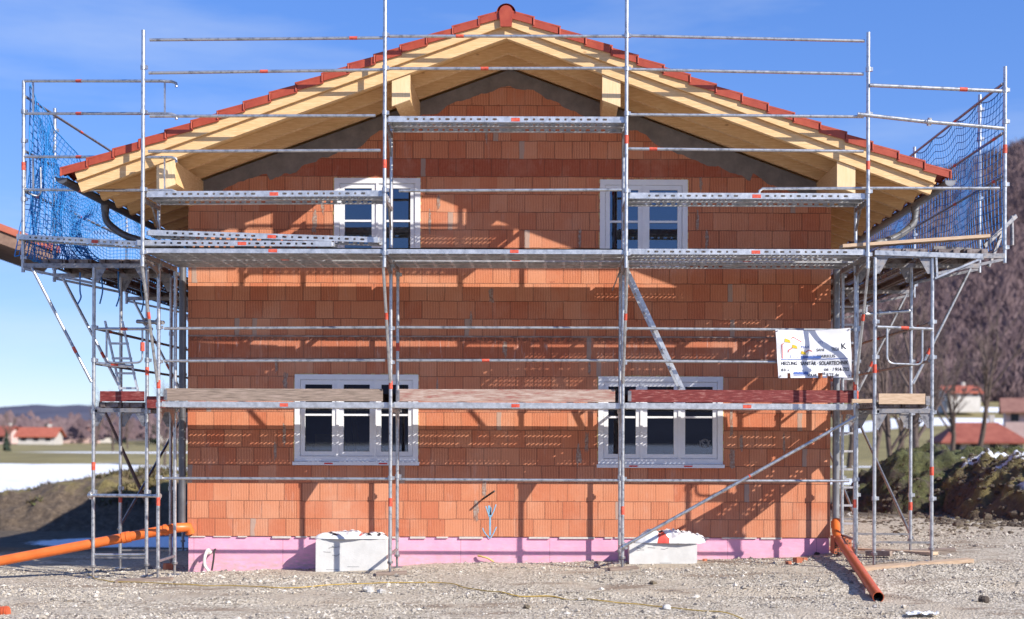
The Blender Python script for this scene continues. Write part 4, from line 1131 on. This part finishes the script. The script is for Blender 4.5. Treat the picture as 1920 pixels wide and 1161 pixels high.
sack(x0 + .12, x1 + .12, -.45, -.05, z1, .16, 5.1, 'red printed white plastic sack slumped on the right concrete block', (.15, .62))

# orange pipes
m = MB(); pts = [P(352, 985, .10), P(330, 990, .18), P(0, 1052, .62), P(-200, 1092, .85)]
m.poly([pts[0] + Vector((.02, .05, -.12)), pts[0] + Vector((0, .03, -.03))] + pts[1:2] + [pts[1].lerp(pts[2], k / 8) for k in range(1, 9)] + [pts[3]], .068, 18)
d = (pts[2] - pts[1]).normalized()
for t in (.06, .275, .30): c = pts[1].lerp(pts[2], t); m.tube(c - d * .025, c + d * .025, .079, 18)
o = m.build('drain_pipe', M['orange'], origin=pts[1]); tag(o, 'long bright orange plastic drain pipe running from the left house corner out of frame', 'drain pipe')
s_, e_ = P(1571, 1008, .22), P(1647, 1120, 3.62)
root = thing('drain_pipe', 'short brown orange drain pipe sloping from the right downpipe to the gravel', 'drain pipe', s_)
m = MB(); d = (e_ - s_).normalized(); n = 20
m.tube(s_, e_, .062, n, cap=False); m.tube(e_, s_.lerp(e_, .4), .056, n, 1, cap=False)
# rim ring
e1 = d.cross(Vector((0, 0, 1))).normalized(); g1 = d.cross(e1)
vs = [e_ + e1 * r_ * math.cos(2 * math.pi * i / n) + g1 * r_ * math.sin(2 * math.pi * i / n) for r_ in (.062, .056) for i in range(n)]
m.add(vs, [(i, (i + 1) % n, n + (i + 1) % n, n + i) for i in range(n)])
m.build('pipe', [M['orange_dark'], M['rubber']], root)
m = MB(); top = Vector((XR + .085, -.02, .70)); m.poly(elbow([top, s_ + Vector((-.005, .06, .07)), s_.lerp(e_, .03)], .12, 6), .066, n); m.tube(top + Vector((0, 0, -.10)), top, .078, n); m.tube(s_ - d * .02, s_ + d * .06, .073, n)
m.build('elbow', M['orange'], root)
m = MB(); a = P(-14, 1150, 4.4); b = P(16, 1147, 4.4); m.tube(a, b, .058, 16)
for k in range(4): c = a.lerp(b, .3 + .18 * k); m.tube(c, c + (b - a) * .05, .064, 16)
o = m.build('pipe_offcut', M['orange_dark'], origin=a); tag(o, 'small ribbed orange pipe piece on the gravel at the lower left edge', 'pipe piece')
# conduits out of the plinth
m = MB(); m.poly(smooth([P(395, 1033, -.02), P(389, 1032, .10), P(384, 1045, .16), P(384, 1060, .18), P(392, 1072, .2)], 6), .021, 10)
m.tube(P(396, 1036, .05), P(391, 1036, .11), .026, 10)
o = m.build('conduit_hose', M['conduit'], origin=P(384, 1072, .1)); tag(o, 'cream corrugated hose curling out of the pink plinth at left', 'hose')
m = MB(); m.poly(smooth([P(404, 1030, -.02), P(402, 1033, .10), P(400, 1052, .14), P(397, 1070, .16)], 6), .013, 8)
o = m.build('cable_end', M['rubber'], origin=P(397, 1070, .1)); tag(o, 'black cable end sticking out beside the cream hose', 'cable')
# yellow cable across the gravel
def gpt(px, py):
    # intersect pixel ray with ground
    D = 0.0
    lo, hi = -1.0, 8.0
    for _ in range(40):
        mid = (lo + hi) / 2; p = P(px, py, mid)
        if p.z > gh_all(p.x, p.y): lo2 = True
        else: lo2 = False
        # farther (smaller D) rays are lower below horizon
        if lo2: hi = mid
        else: lo = mid
    p = P(px, py, (lo + hi) / 2); p.z = gh_all(p.x, p.y); return p
cab = [(165, 1078), (195, 1090), (260, 1094), (350, 1098), (430, 1100), (500, 1103), (560, 1104), (620, 1099), (700, 1096), (780, 1095), (840, 1096), (880, 1106), (960, 1118), (1040, 1121), (1120, 1128), (1210, 1137), (1300, 1147), (1380, 1158), (1460, 1170)]
m = MB(); pts = [gpt(*q) + Vector((0, 0, .02)) for q in cab]
sm_ = smooth(pts, 5)
for i, p in enumerate(sm_): p.x += .008 * nz(i * .8, 0, 1); p.y += .03 * nz(i * .4, 3, 1); p.z = gh_all(p.x, p.y) + .016
m.poly(sm_, .0065, 6); o = m.build('extension_cable', M['cable'], origin=pts[0]); tag(o, 'thin yellow cable snaking across the gravel in front of the house', 'cable')
# broken bricks and perforated block
c = P(1578, 1035, .25); m = MB(); zz = gh_all(c.x, c.y)
m.box((c.x - .13, c.y - .12, zz), (c.x + .11, c.y + .12, zz + .235), 0)
for r_ in range(7):
    for k in range(7):
        if (r_ + k) % 2 == 0 or random.random() < .3: m.box((c.x - .118 + k * .032, c.y - .1225, zz + .014 + r_ * .031), (c.x - .096 + k * .032, c.y - .119, zz + .034 + r_ * .031), 1)  # no real holes: dark patches paint the shade inside the perforations
o = m.build('hollow_brick', [M['brick_bit'], M['soil']], origin=(c.x, c.y, zz)); tag(o, 'red perforated brick on its side under the orange elbow', 'brick')
for i, (px, py, s_, lab) in enumerate(((1497, 1055, .07, 'broken red brick piece lying before the right end of the plinth'), (1508, 1052, .05, 'smaller broken brick chip beside the larger red piece'), (1480, 1058, .045, 'flat red brick chip left of the broken pieces'), (1322, 1052, .035, 'little brick chip at the right foot of the right concrete block'), (318, 1068, .09, 'orange brick fragment under the left house corner scaffold leg'))):
    p = gpt(px, py); m = MB(); n = 6
    pts = [Vector((p.x + s_ * (1.1 if k % 2 else .8) * math.cos(k * 1.05), p.y + s_ * .7 * math.sin(k * 1.05), p.z - .01)) for k in range(n)]
    m.prism(pts[::-1], (random.uniform(-.01, .01), .01, s_ * 1.1)); o = m.build('brick_fragment', M['brick_bit'], origin=p); tag(o, lab, 'brick fragment')
STN = [(692, 1110, .075, 'rounded grey stone on the gravel before the left concrete block'), (715, 1112, .055, 'angular pale stone right beside the rounded grey stone'), (988, 1141, .045, 'dark little stone on the gravel below the house middle'), (1532, 1040, .04, 'dark lump at the right plinth end'), (1225, 1095, .045, 'small dark stone right of the middle leg foot'), (1250, 1142, .05, 'flat grey stone touching the yellow cable'), (1845, 1128, .07, 'dark clod on the gravel at lower right')]
for i, (px, py, s_, lab) in enumerate(STN):
    p = gpt(px, py); m = MB(); rock(m, p + Vector((0, 0, s_ * .3)), s_, i * 3.7, .65, 0, 11); o = m.build('stone', M['stone'] if 'dark' not in lab else M['soil'], origin=p); tag(o, lab, 'stone')
p = gpt(1730, 1157); m = MB(); n = 12
vs = [Vector((p.x + .17 * (i / n - .5) * 2, p.y + .06 * (j / 5 - .5) * 2, p.z + .01 + .05 * abs(nz(i * .7, j * .9, 1, 2)) + .02)) for j in range(6) for i in range(n + 1)]
m.add(vs, [(j * (n + 1) + i, j * (n + 1) + i + 1, (j + 1) * (n + 1) + i + 1, (j + 1) * (n + 1) + i) for j in range(5) for i in range(n)])
o = m.build('paper_scrap', M['film'], origin=p); tag(o, 'crumpled white scrap lying on the gravel at lower right', 'scrap')
# foam remnant
p = P(905, 1047, .05); m = MB(); m.poly(smooth([P(896, 1042, .02), P(905, 1044, .05), P(915, 1047, .05), P(926, 1054, .04)], 4), .014, 6); o = m.build('foam_scrap', M['plank_yellow'], origin=p); tag(o, 'brownish yellow scrap stuck on the pink plinth below the blue arrow', 'scrap')
# sole boards on the right, left
def board(a, b, w, h, mat, label, name='timber_board'):
    m = MB(); m.bar(Vector(a), Vector(b), w, h); o = m.build(name, mat, origin=a); tag(o, label, 'board')
def gb(x, y, e=.025): return Vector((x, y, gh_all(x, y) + e))
board(gb(3.78, -1.80), gb(5.28, -1.72), .20, .045, M['wood_pale'], 'pale sole board lying under the front feet of the right scaffold')
board(gb(3.95, .5, .03), gb(5.0, -1.1, .03), .16, .04, M['wood_pale'], 'pale board lying aslant between the right scaffold feet')
board(gb(3.9, -.45, .02), gb(5.4, -.7, .02), .18, .035, M['wood_old'], 'grey board on the ground behind the right scaffold feet')
board(gb(4.15, -.95, .06), gb(4.42, -1.15, .06), .09, .07, M['wood_old'], 'short grey timber block between the right scaffold feet')
board(gb(-5.75, -1.12, .02), gb(-5.05, -1.05, .02), .2, .035, M['wood_old'], 'grey sole board under the front left corner leg')
board(gb(-2.35, -1.08, .02), gb(-1.95, -1.02, .02), .18, .035, M['wood_old'], 'grey sole board under the left middle scaffold leg')
board(gb(.72, -1.08, .02), gb(1.1, -1.02, .02), .18, .035, M['wood_old'], 'grey sole board under the right middle scaffold leg')
# leaning stake left and twig debris
m = MB(); m.tube(P(276, 945, -3.4), P(188, 752, -3.4), .034, 7, r2=.02); o = m.build('wooden_stake', M['stake'], origin=P(276, 945, -3.4)); tag(o, 'brown wooden pole leaning left behind the left scaffold tower', 'pole')

# gravel
g = MB(); gm = []
def pebble(x, y, s_):
    z = gh_all(x, y); a = random.uniform(0, 6.28); c, d = math.cos(a), math.sin(a)
    sx, sy, sz = s_ * random.uniform(.7, 1.3), s_ * random.uniform(.6, 1.1), s_ * random.uniform(.45, .8)
    b = [(sx, 0, 0), (0, sy, 0), (-sx, 0, 0), (0, -sy, 0), (sx * random.uniform(-.4, .4), sy * random.uniform(-.4, .4), sz), (0, 0, -sz)]
    vs = [(x + p[0] * c - p[1] * d, y + p[0] * d + p[1] * c, z + p[2] + sz * .25) for p in b]
    g.add(vs, [(0, 1, 4), (1, 2, 4), (2, 3, 4), (3, 0, 4), (1, 0, 5), (2, 1, 5), (3, 2, 5), (0, 3, 5)], random.choice((0, 0, 0, 0, 1, 1, 2, 2)))
cnt = 0
while cnt < 46000:
    y = -6.2 + 8.6 * random.random() ** .9; x = random.uniform(-.52, .42) * (17.6 + y) * .95
    if y > .6 and x < 4: continue
    if y > 0 and XL - .1 < x < XR + .1: continue
    if y > -.42 and (-3.25 < x < -2.3 or 1.0 < x < 1.95): continue
    dens = .48 + 1.7 * nz(x, y * 1.8, .6, 30) + .8 * nz(x, y * 1.5, 2.2, 31)
    if random.random() > dens: continue
    s_ = random.uniform(.005, .016) if random.random() < .972 else random.uniform(.016, .042) ** 1.0
    pebble(x, y, s_); cnt += 1
M['peb1'] = pm('pebble_grey', (.32, .275, .22), (.49, .43, .345), 20, .85); M['peb2'] = pm('pebble_pale', (.50, .445, .365), (.66, .605, .525), 20, .85); M['peb3'] = pm('pebble_dark', (.12, .105, .095), (.22, .195, .17), 20, .85)
o = g.build('gravel', [M['peb1'], M['peb2'], M['peb3']]); o['kind'] = 'stuff'; o['label'] = 'loose pale gravel spread over the site ground'; o['category'] = 'gravel'
wd = MB(); rnd = random.Random(11)
def tuft(x, y, h, mi):
    z = gh_all(x, y)
    for b in range(4):
        a = rnd.uniform(0, 6.28); l = rnd.uniform(.3, 1.1) * h; c, s_ = math.cos(a), math.sin(a); w_ = h * .10
        wd.add([(x - s_ * w_, y + c * w_, z - .02), (x + s_ * w_, y - c * w_, z - .02), (x + c * l * .9, y + s_ * l * .9, z + l * rnd.uniform(.35, 1))], [(0, 1, 2)], mi)
k = 0
while k < 2600:
    x, y = rnd.uniform(5.6, 12.5), rnd.uniform(6.2, 12)
    if mound_r(x, y) < .25 or nz(x, y, 1.1, 40) < -.12: continue
    tuft(x, y, rnd.uniform(.03, .10), rnd.choice((0, 0, 1, 2))); k += 1
k = 0
while k < 5200:
    x, y = rnd.uniform(-18, -6), rnd.uniform(15.5, 22)
    if mound_l(x, y) < -.1 or nz(x, y, .7, 41) < -.05: continue
    tuft(x, y, rnd.uniform(.08, .24), rnd.choice((1, 1, 2, 0))); k += 1
k = 0
while k < 1300:
    x, y = rnd.uniform(7, 12), rnd.uniform(3, 10)
    if mound_r2(x, y) < .9 or nz(x, y, .9, 42) < 0: continue
    tuft(x, y, rnd.uniform(.04, .12), rnd.choice((1, 1, 2))); k += 1
o = wd.build('weeds', [pm('moss_green', (.06, .075, .022), (.13, .14, .05), 3, .9), pm('dry_grass', (.14, .11, .05), (.22, .175, .085), 3, .9), pm('dead_stalks', (.10, .07, .045), (.17, .12, .08), 3, .9)]); o['kind'] = 'stuff'; o['label'] = 'moss and dry weeds growing on the earth mounds'; o['category'] = 'weeds'
cl = MB(); k = 0
while k < 1300:
    if k % 2: x, y = rnd.uniform(6.6, 11), rnd.uniform(2.7, 8)
    else: x, y = rnd.uniform(5.2, 9.5), rnd.uniform(1.6, 8)
    z = gh_all(x, y); s_ = rnd.uniform(.02, .07) * (1.6 if rnd.random() < .08 else 1)
    rock(cl, (x, y, z), s_ * (1 if k % 2 else .6), k * 1.3, .7, 1 if (k % 2 == 0 and z < .35 and rnd.random() < .3) else 0, 5); k += 1
o = cl.build('soil_clods', [M['soil'], M['stone']]); o['kind'] = 'stuff'; o['label'] = 'dark clods and stones scattered round the soil mound on the right'; o['category'] = 'clods'
# ================================================================== BACKGROUND HOUSES
def gable_house(name, label, x, y, z, w, d, hw, hr, rot, wall_m, roof_m, group, over=.6, wins=3, hip=0.0):
    root = thing(name, label, 'house', (x, y, z), group); root.rotation_euler[2] = rot
    def part(mb, nm, mat, par=root):
        o = bpy.data.objects.new(nm, mb.mesh(nm, mat)); COL.objects.link(o); o.parent = par; return o
    m = MB(); m.box((-w / 2, -d / 2, -2), (w / 2, d / 2, hw))
    if not hip: m.prism([Vector((-w / 2 + .002, -d / 2 + .002, hw)), Vector((-w / 2 + .002, d / 2 - .002, hw)), Vector((-w / 2 + .002, 0, hw + hr * .93))], (w - .004, 0, 0))
    wl = part(m, 'wall', wall_m)
    m = MB()
    if hip:
        e = d / 2 + over; k = hr / (d / 2); zl = hw + hr - k * e; a_ = w / 2 + over; r_ = a_ - hip; zt = hw + hr
        vs = [Vector(q) for q in ((-a_, -e, zl), (a_, -e, zl), (a_, e, zl), (-a_, e, zl), (-r_, 0, zt), (r_, 0, zt), (-a_, -e, zl - .2), (a_, -e, zl - .2), (a_, e, zl - .2), (-a_, e, zl - .2))]
        m.add(vs, [(0, 1, 5, 4), (1, 2, 5), (2, 3, 4, 5), (3, 0, 4), (6, 7, 1, 0), (7, 8, 2, 1), (8, 9, 3, 2), (9, 6, 0, 3), (9, 8, 7, 6)])
    for s_ in (() if hip else (-1, 1)):
        e = d / 2 + over; k = hr / (d / 2); pts = [Vector((-w / 2 - over, 0, hw + hr)), Vector((-w / 2 - over, s_ * e, hw + hr - k * e)), Vector((-w / 2 - over, s_ * e, hw + hr - k * e + .25)), Vector((-w / 2 - over, 0, hw + hr + .25))]
        m.prism(pts if s_ < 0 else pts[::-1], (w + 2 * over, 0, 0))
    rf = part(m, 'roof', roof_m)
    m = MB(); m.box((w * .18, d * .08, hw + hr * .5), (w * .18 + .6, d * .08 + .6, hw + hr + .9)); part(m, 'chimney', M['render_wall'], rf)
    for k in range(wins):
        cx_ = -w / 2 + w * (k + .5) / wins
        for zf in ((.9,) if hw < 4 else (.9, 3.4)):
            m = MB(); m.box((cx_ - .5, -d / 2 - .05, zf), (cx_ + .5, -d / 2 - .003, zf + 1.2)); q = part(m, 'window', M['dark'])
    return root
def bgx(px, Y): return (px - CX) * (DC + Y) / F
def bgz(py, Y): return EZ + (HY - py) * (DC + Y) / F
G1 = 'village houses beyond the left field'
for (px, py, Y, w, d, hw, hr, rot, wm, rm, lab) in (
    (76, 838, 235, 7.0, 6.0, 1.9, 1.5, .1, 'render_wall', 'tile_old', 'low farmhouse with bright orange roof, nearest of the left village houses'),
    (4, 840, 240, 5.5, 6, 2.3, 1.6, -.2, 'render_pink', 'tile_dull', 'orange roofed house at the far left edge of the village'),
    (117, 829, 290, 4.6, 5, 2.6, 1.7, .5, 'render_pink', 'tile_dull', 'tall pinkish house right behind the orange roofed farmhouse'),
    (152, 832, 280, 6.6, 6, 1.7, 2.0, -.1, 'render_pink', 'tile_brown', 'wide house with brown roof left of the outer scaffold leg'),
    (62, 824, 330, 5.2, 5, 2.2, 1.6, .9, 'render_pink', 'tile_dull', 'small reddish house set behind the trees above the farmhouse'),
    (205, 830, 300, 6.4, 6, 1.7, 1.8, .3, 'render_wall', 'tile_brown', 'brown roofed house seen between the left scaffold legs'),
    (318, 826, 280, 9.0, 7, 2.4, 2.4, .0, 'render_wall', 'tile_brown', 'pale house glimpsed left of the house corner behind bare trees')):
    gable_house('village_house', lab, bgx(px, Y), Y, bgz(py, Y), w, d, hw, hr, rot, M[wm], M[rm], G1)
gable_house('village_house', 'white chalet with broad red roof behind bare trees on the right', bgx(1832, 128), 128, -.75, 8.4, 8, 2.3, 1.9, -.12, M['render_wall'], M['tile_dull'], 'houses below the right hill', .7, 4, 2.6)
gable_house('village_house', 'hillside house with pale red roof above the snowy strip at right', bgx(1795, 205), 205, bgz(750, 205), 6.2, 5, 1.5, 1.0, .15, M['render_wall'], M['tile_old'], 'houses below the right hill', .6, 3)
gable_house('village_house', 'white walled house at the right edge below the hill', bgx(1935, 150), 150, bgz(800, 150), 7.0, 6, 2.2, 1.6, -.3, M['render_pink'], M['tile_brown'], 'houses below the right hill', .6, 3)
# neighbour with the overhanging roof at far left
E = Vector((bgx(112, 8), 8.0, bgz(476, 8)))
nb = thing('neighbour_house', 'dark eaved red tiled roof corner of the neighbouring house at the left edge', 'house', (E.x, E.y, 0))
nb.rotation_euler[2] = R(27)
def nbp(m, nm, mat):
    o = bpy.data.objects.new(nm, m.mesh(nm, mat)); COL.objects.link(o); o.parent = nb
k = .34; rw = 4.6; ez = E.z
m = MB(); m.box((-2 * rw + 1.5, .5, -2), (-1.5, 1.8, ez + .2)); nbp(m, 'wall', M['render_wall'])
m = MB(); me_ = MB()
for sgn in (-1, 1):
    def q_(d, zo): return Vector((-rw + sgn * d, 0, ez + k * (rw - d) + zo))
    q = [q_(0, -.02), q_(rw, -.02), q_(rw, .12), q_(0, .12)]; m.prism(q if sgn > 0 else q[::-1], (0, 2.3, 0))
    q = [q_(0, -.34), q_(rw - .15, -.26), q_(rw - .05, -.025), q_(0, -.025)]; me_.prism([v + Vector((0, .05, 0)) for v in (q if sgn > 0 else q[::-1])], (0, 2.2, 0))
nbp(m, 'roof', M['tile_old']); nbp(me_, 'eaves', M['stake'])
# ================================================================== TREES
def bare_tree(name, label, x, y, z, h, seed, group, cat='tree', spread=.5, depth=4, thick=None, lean=0):
    rnd = random.Random(seed); root = thing(name, label, cat, (x, y, z), group)
    t = MB(); br = MB(); thick = thick or h * .016
    def grow(p, d, L, r, lev):
        n = 3; q = p
        pts, rs = [p], [r]
        for k in range(n):
            d = (d + Vector((rnd.gauss(0, .10), rnd.gauss(0, .10), rnd.gauss(0.05, .05)))).normalized(); q = q + d * (L / n); pts.append(q); rs.append(r * (1 - .35 * (k + 1) / n))
        (t if lev == 0 else br).poly(pts, r, 6 if lev < 2 else 3, cap=False, rs=rs)
        if lev >= depth: return
        nb_ = 5 if lev == 0 else rnd.choice((3, 4, 4))
        for b in range(nb_):
            f = rnd.uniform(.35, 1.0) if lev else rnd.uniform(.3, 1.0); i = min(n - 1, int(f * n)); c = pts[i].lerp(pts[i + 1], f * n - i)
            a = rnd.uniform(0, 6.28); sd = Vector((math.cos(a), math.sin(a), 0)); nd = (d * rnd.uniform(.5, .9) + sd * spread * rnd.uniform(.7, 1.5) + Vector((0, 0, .25))).normalized()
            grow(c, nd, L * rnd.uniform(.45, .68), rs[i] * .55, lev + 1)
        grow(q, d, L * .55, rs[-1] * .8, lev + 1)
    grow(Vector((0, 0, -.2)), Vector((lean, 0, 1)).normalized(), h * .42, thick, 0)
    def part(mb, nm, mat):
        o = bpy.data.objects.new(nm, mb.mesh(nm, mat)); COL.objects.link(o); o.parent = root
    part(t, 'trunk', M['bark']); part(br, 'branches', M['twig'])
    return root
TR = [(1668, 905, 26, 7.5, 'twiggy bare tree behind the right scaffold legs, just over the mound'), (1720, 893, 34, 10, 'bare tree with forked trunk seen between the outer right scaffold legs'), (1640, 880, 42, 9, 'slim bare tree right of the house corner near the snow'), (1592, 872, 55, 12, 'bare tree half hidden behind the right house corner'), (1832, 850, 85, 16, 'tall bare tree in front of the red roofed chalet'), (1785, 852, 110, 16, 'bare tree at the left end of the chalet'), (1690, 860, 95, 17, 'bare tree in the gap behind the right scaffold brackets')]
for i, (px, py, Y, h, lab) in enumerate(TR):
    x = bgx(px, Y); bare_tree('bare_tree', lab, x, Y, min(bgz(py, Y), gh_all(x, Y) + .1), h, 100 + i, 'bare trees on the right', depth=4 if Y < 70 else 3, spread=.55)
TL = [(308, 838, 75, 7, 'slender bare tree glimpsed left of the house corner'), (335, 842, 95, 9, 'bare tree right at the left house corner'), (212, 835, 130, 9, 'bare tree between the left scaffold tower legs'), (178, 836, 190, 11, 'bare tree behind the outer left scaffold leg'), (20, 832, 190, 8, 'round bare tree at the far left of the village'), (240, 838, 160, 8, 'bare tree right of the leaning pole in the distance')]
for i, (px, py, Y, h, lab) in enumerate(TL):
    x = bgx(px, Y); bare_tree('bare_tree', lab, x, Y, ground_h(x, Y), h, 200 + i, 'bare trees on the left', depth=3 if Y > 100 else 4)
def conifer(label, x, y, z, h, seed, group):
    rnd = random.Random(seed); root = thing('conifer_tree', label, 'tree', (x, y, z), group)
    t = MB(); t.tube((0, 0, -.3), (0, 0, h), h * .02, 6, r2=.02)
    c = MB(); n = 16
    for k in range(n):
        f = k / n; zz = h * (.12 + .88 * f); r_ = h * .22 * (1 - f) + .05
        for b in range(10):
            a = rnd.uniform(0, 6.28); L = r_ * rnd.uniform(.7, 1.15); tip = Vector((math.cos(a) * L, math.sin(a) * L, zz - L * .35)); s_ = Vector((-math.sin(a), math.cos(a), 0)) * L * .28
            mid = Vector((math.cos(a) * L * .5, math.sin(a) * L * .5, zz - L * .05))
            c.add([Vector((0, 0, zz + .2)), mid + s_, tip, mid - s_, mid - Vector((0, 0, L * .25))], [(0, 1, 2, 3), (1, 4, 3), (1, 2, 4), (4, 2, 3)])
    for mb_, nm, mt in ((t, 'trunk', 'bark'), (c, 'crown', 'conifer')):
        o = bpy.data.objects.new(nm, mb_.mesh(nm, M[mt])); COL.objects.link(o); o.parent = root
for i, (px, py, Y, h, lab) in enumerate(((86, 838, 262, 5.2, 'dark spruce behind the orange roofed farmhouse'), (98, 837, 268, 4.6, 'dark spruce right of the one behind the farmhouse'), (47, 838, 262, 5.6, 'dark spruce left of the orange roofed farmhouse'), (228, 832, 260, 6.0, 'dark spruce between the left scaffold legs'), (12, 858, 110, 2.4, 'dark green bush at the lower left edge of the field'), (288, 836, 250, 5.5, 'dark spruce left of the house corner'))):
    x = bgx(px, Y); conifer(lab, x, Y, ground_h(x, Y), h, 300 + i, 'spruces on the left')
# forest on the hill
fo = MB(); rnd = random.Random(5)
for k in range(8500):
    y = rnd.uniform(235, 660); px = rnd.uniform(1480, 2000); x = bgx(px, y); z = hill_h(x, y)
    if z < 4: continue
    h = rnd.uniform(5, 10.5); w = h * .22
    fo.tube((x, y, z - 1), (x + rnd.gauss(0, .4), y, z + h), h * .014, 3, r2=.03, cap=False)
    for b in range(15):
        a = rnd.uniform(0, 6.28); z0 = z + h * rnd.uniform(.25, .9); L = w * rnd.uniform(.5, 1.2)
        e = Vector((x + math.cos(a) * L, y + math.sin(a) * L, z0 + L * rnd.uniform(.7, 1.6))); s_ = Vector((.5 * math.sin(a), .5, .35)) * rnd.uniform(.10, .30)
        fo.add([Vector((x, y, z0)), e + s_, e - s_ + Vector((0, 0, .9))], [(0, 1, 2)])
o = fo.build('forest', M['forest']); tag(o, 'leafless brown forest covering the hillside on the right', 'forest', None, 'stuff')
# distant tree line on left field edge
hd = MB(); rnd = random.Random(8)
for k in range(1000):
    y = rnd.uniform(245, 520); px = rnd.uniform(-30, 360); x = bgx(px, y); z = ground_h(x, y); h = rnd.uniform(3, 7)
    for b in range(7):
        a = rnd.uniform(0, 6.28); r_ = h * .35; c = Vector((x + math.cos(a) * r_ * rnd.random(), y, z + h * rnd.uniform(.2, .9))); s_ = rnd.uniform(.5, 1.2)
        hd.add([c, c + Vector((s_, .2, .3)), c + Vector((.2, .1, s_ * 1.4)), c + Vector((-s_ * .8, .1, .5))], [(0, 1, 2, 3)])
o = hd.build('tree_belt', M['forest']); tag(o, 'low distant belt of leafless trees behind the left village', 'trees', None, 'stuff')

# ================================================================== LIGHT, SKY, CAMERA
sund = Vector((1.33, -1.0, 1.05)).normalized()
el = math.asin(sund.z); az = math.atan2(sund.x, sund.y)     # clockwise from +Y
w = bpy.data.worlds.new('World'); sc.world = w; w.use_nodes = True
nt = w.node_tree; bg = nt.nodes['Background']
sky = nt.nodes.new('ShaderNodeTexSky'); sky.sky_type = 'NISHITA'; sky.sun_disc = False
sky.sun_elevation = el; sky.sun_rotation = az; sky.altitude = 700; sky.air_density = 1.0; sky.dust_density = .15; sky.ozone_density = 3.0
hs = nt.nodes.new('ShaderNodeHueSaturation'); hs.inputs['Saturation'].default_value = 1.42; hs.inputs['Value'].default_value = 1.95; hs.inputs['Hue'].default_value = .513
gm = nt.nodes.new('ShaderNodeGamma'); gm.inputs[1].default_value = .52
tn = nt.nodes.new('ShaderNodeMix'); tn.data_type = 'RGBA'; tn.blend_type = 'MULTIPLY'; tn.inputs[0].default_value = 1; tn.inputs[7].default_value = (.84, .93, 1.13, 1)
nt.links.new(sky.outputs[0], gm.inputs[0]); nt.links.new(gm.outputs[0], tn.inputs[6]); nt.links.new(tn.outputs[2], hs.inputs['Color'])
tc = nt.nodes.new('ShaderNodeTexCoord'); mpn = nt.nodes.new('ShaderNodeMapping'); mpn.inputs['Scale'].default_value = (1.2, 1.2, 7); mpn.inputs['Rotation'].default_value = (.1, .16, .3)
nt.links.new(tc.outputs['Generated'], mpn.inputs[0])
cn = nt.nodes.new('ShaderNodeTexNoise'); cn.inputs['Scale'].default_value = 1.6; cn.inputs['Detail'].default_value = 7; cn.inputs['Roughness'].default_value = .6; nt.links.new(mpn.outputs[0], cn.inputs['Vector'])
cr = nt.nodes.new('ShaderNodeValToRGB'); cr.color_ramp.elements[0].position = .5; cr.color_ramp.elements[1].position = .85; cr.color_ramp.elements[1].color = (.42, .42, .42, 1); nt.links.new(cn.outputs[0], cr.inputs[0])
cm = nt.nodes.new('ShaderNodeMix'); cm.data_type = 'RGBA'; cm.inputs[7].default_value = (4.6, 5.0, 5.5, 1)
nt.links.new(cr.outputs[0], cm.inputs[0]); nt.links.new(hs.outputs[0], cm.inputs[6]); nt.links.new(cm.outputs[2], bg.inputs[0]); bg.inputs[1].default_value = .125
ld = bpy.data.lights.new('sun', 'SUN'); ld.energy = 5.0; ld.angle = R(.5); ld.color = (1, .95, .87)
lo = bpy.data.objects.new('sun', ld); COL.objects.link(lo); lo.rotation_euler = (-sund).to_track_quat('-Z', 'Y').to_euler(); lo.location = sund * 60
cd = bpy.data.cameras.new('camera'); cam = bpy.data.objects.new('camera', cd); COL.objects.link(cam)
cam.location = (0, -DC, EZ); cam.rotation_euler = (math.pi / 2, -TH, 0)
cd.sensor_width = 36; cd.lens = 36 * F / 1920; cd.shift_x = -(CX - 960) / 1920; cd.shift_y = (HY - 580.5) / 1920
cd.clip_end = 6000; cd.clip_start = .1
cd.dof.use_dof = True; cd.dof.focus_distance = 15.9; cd.dof.aperture_fstop = 1.0
sc.camera = cam
sc.view_settings.view_transform = 'Standard'; sc.view_settings.look = 'None'; sc.view_settings.gamma = 1
sc.view_settings.exposure = .56
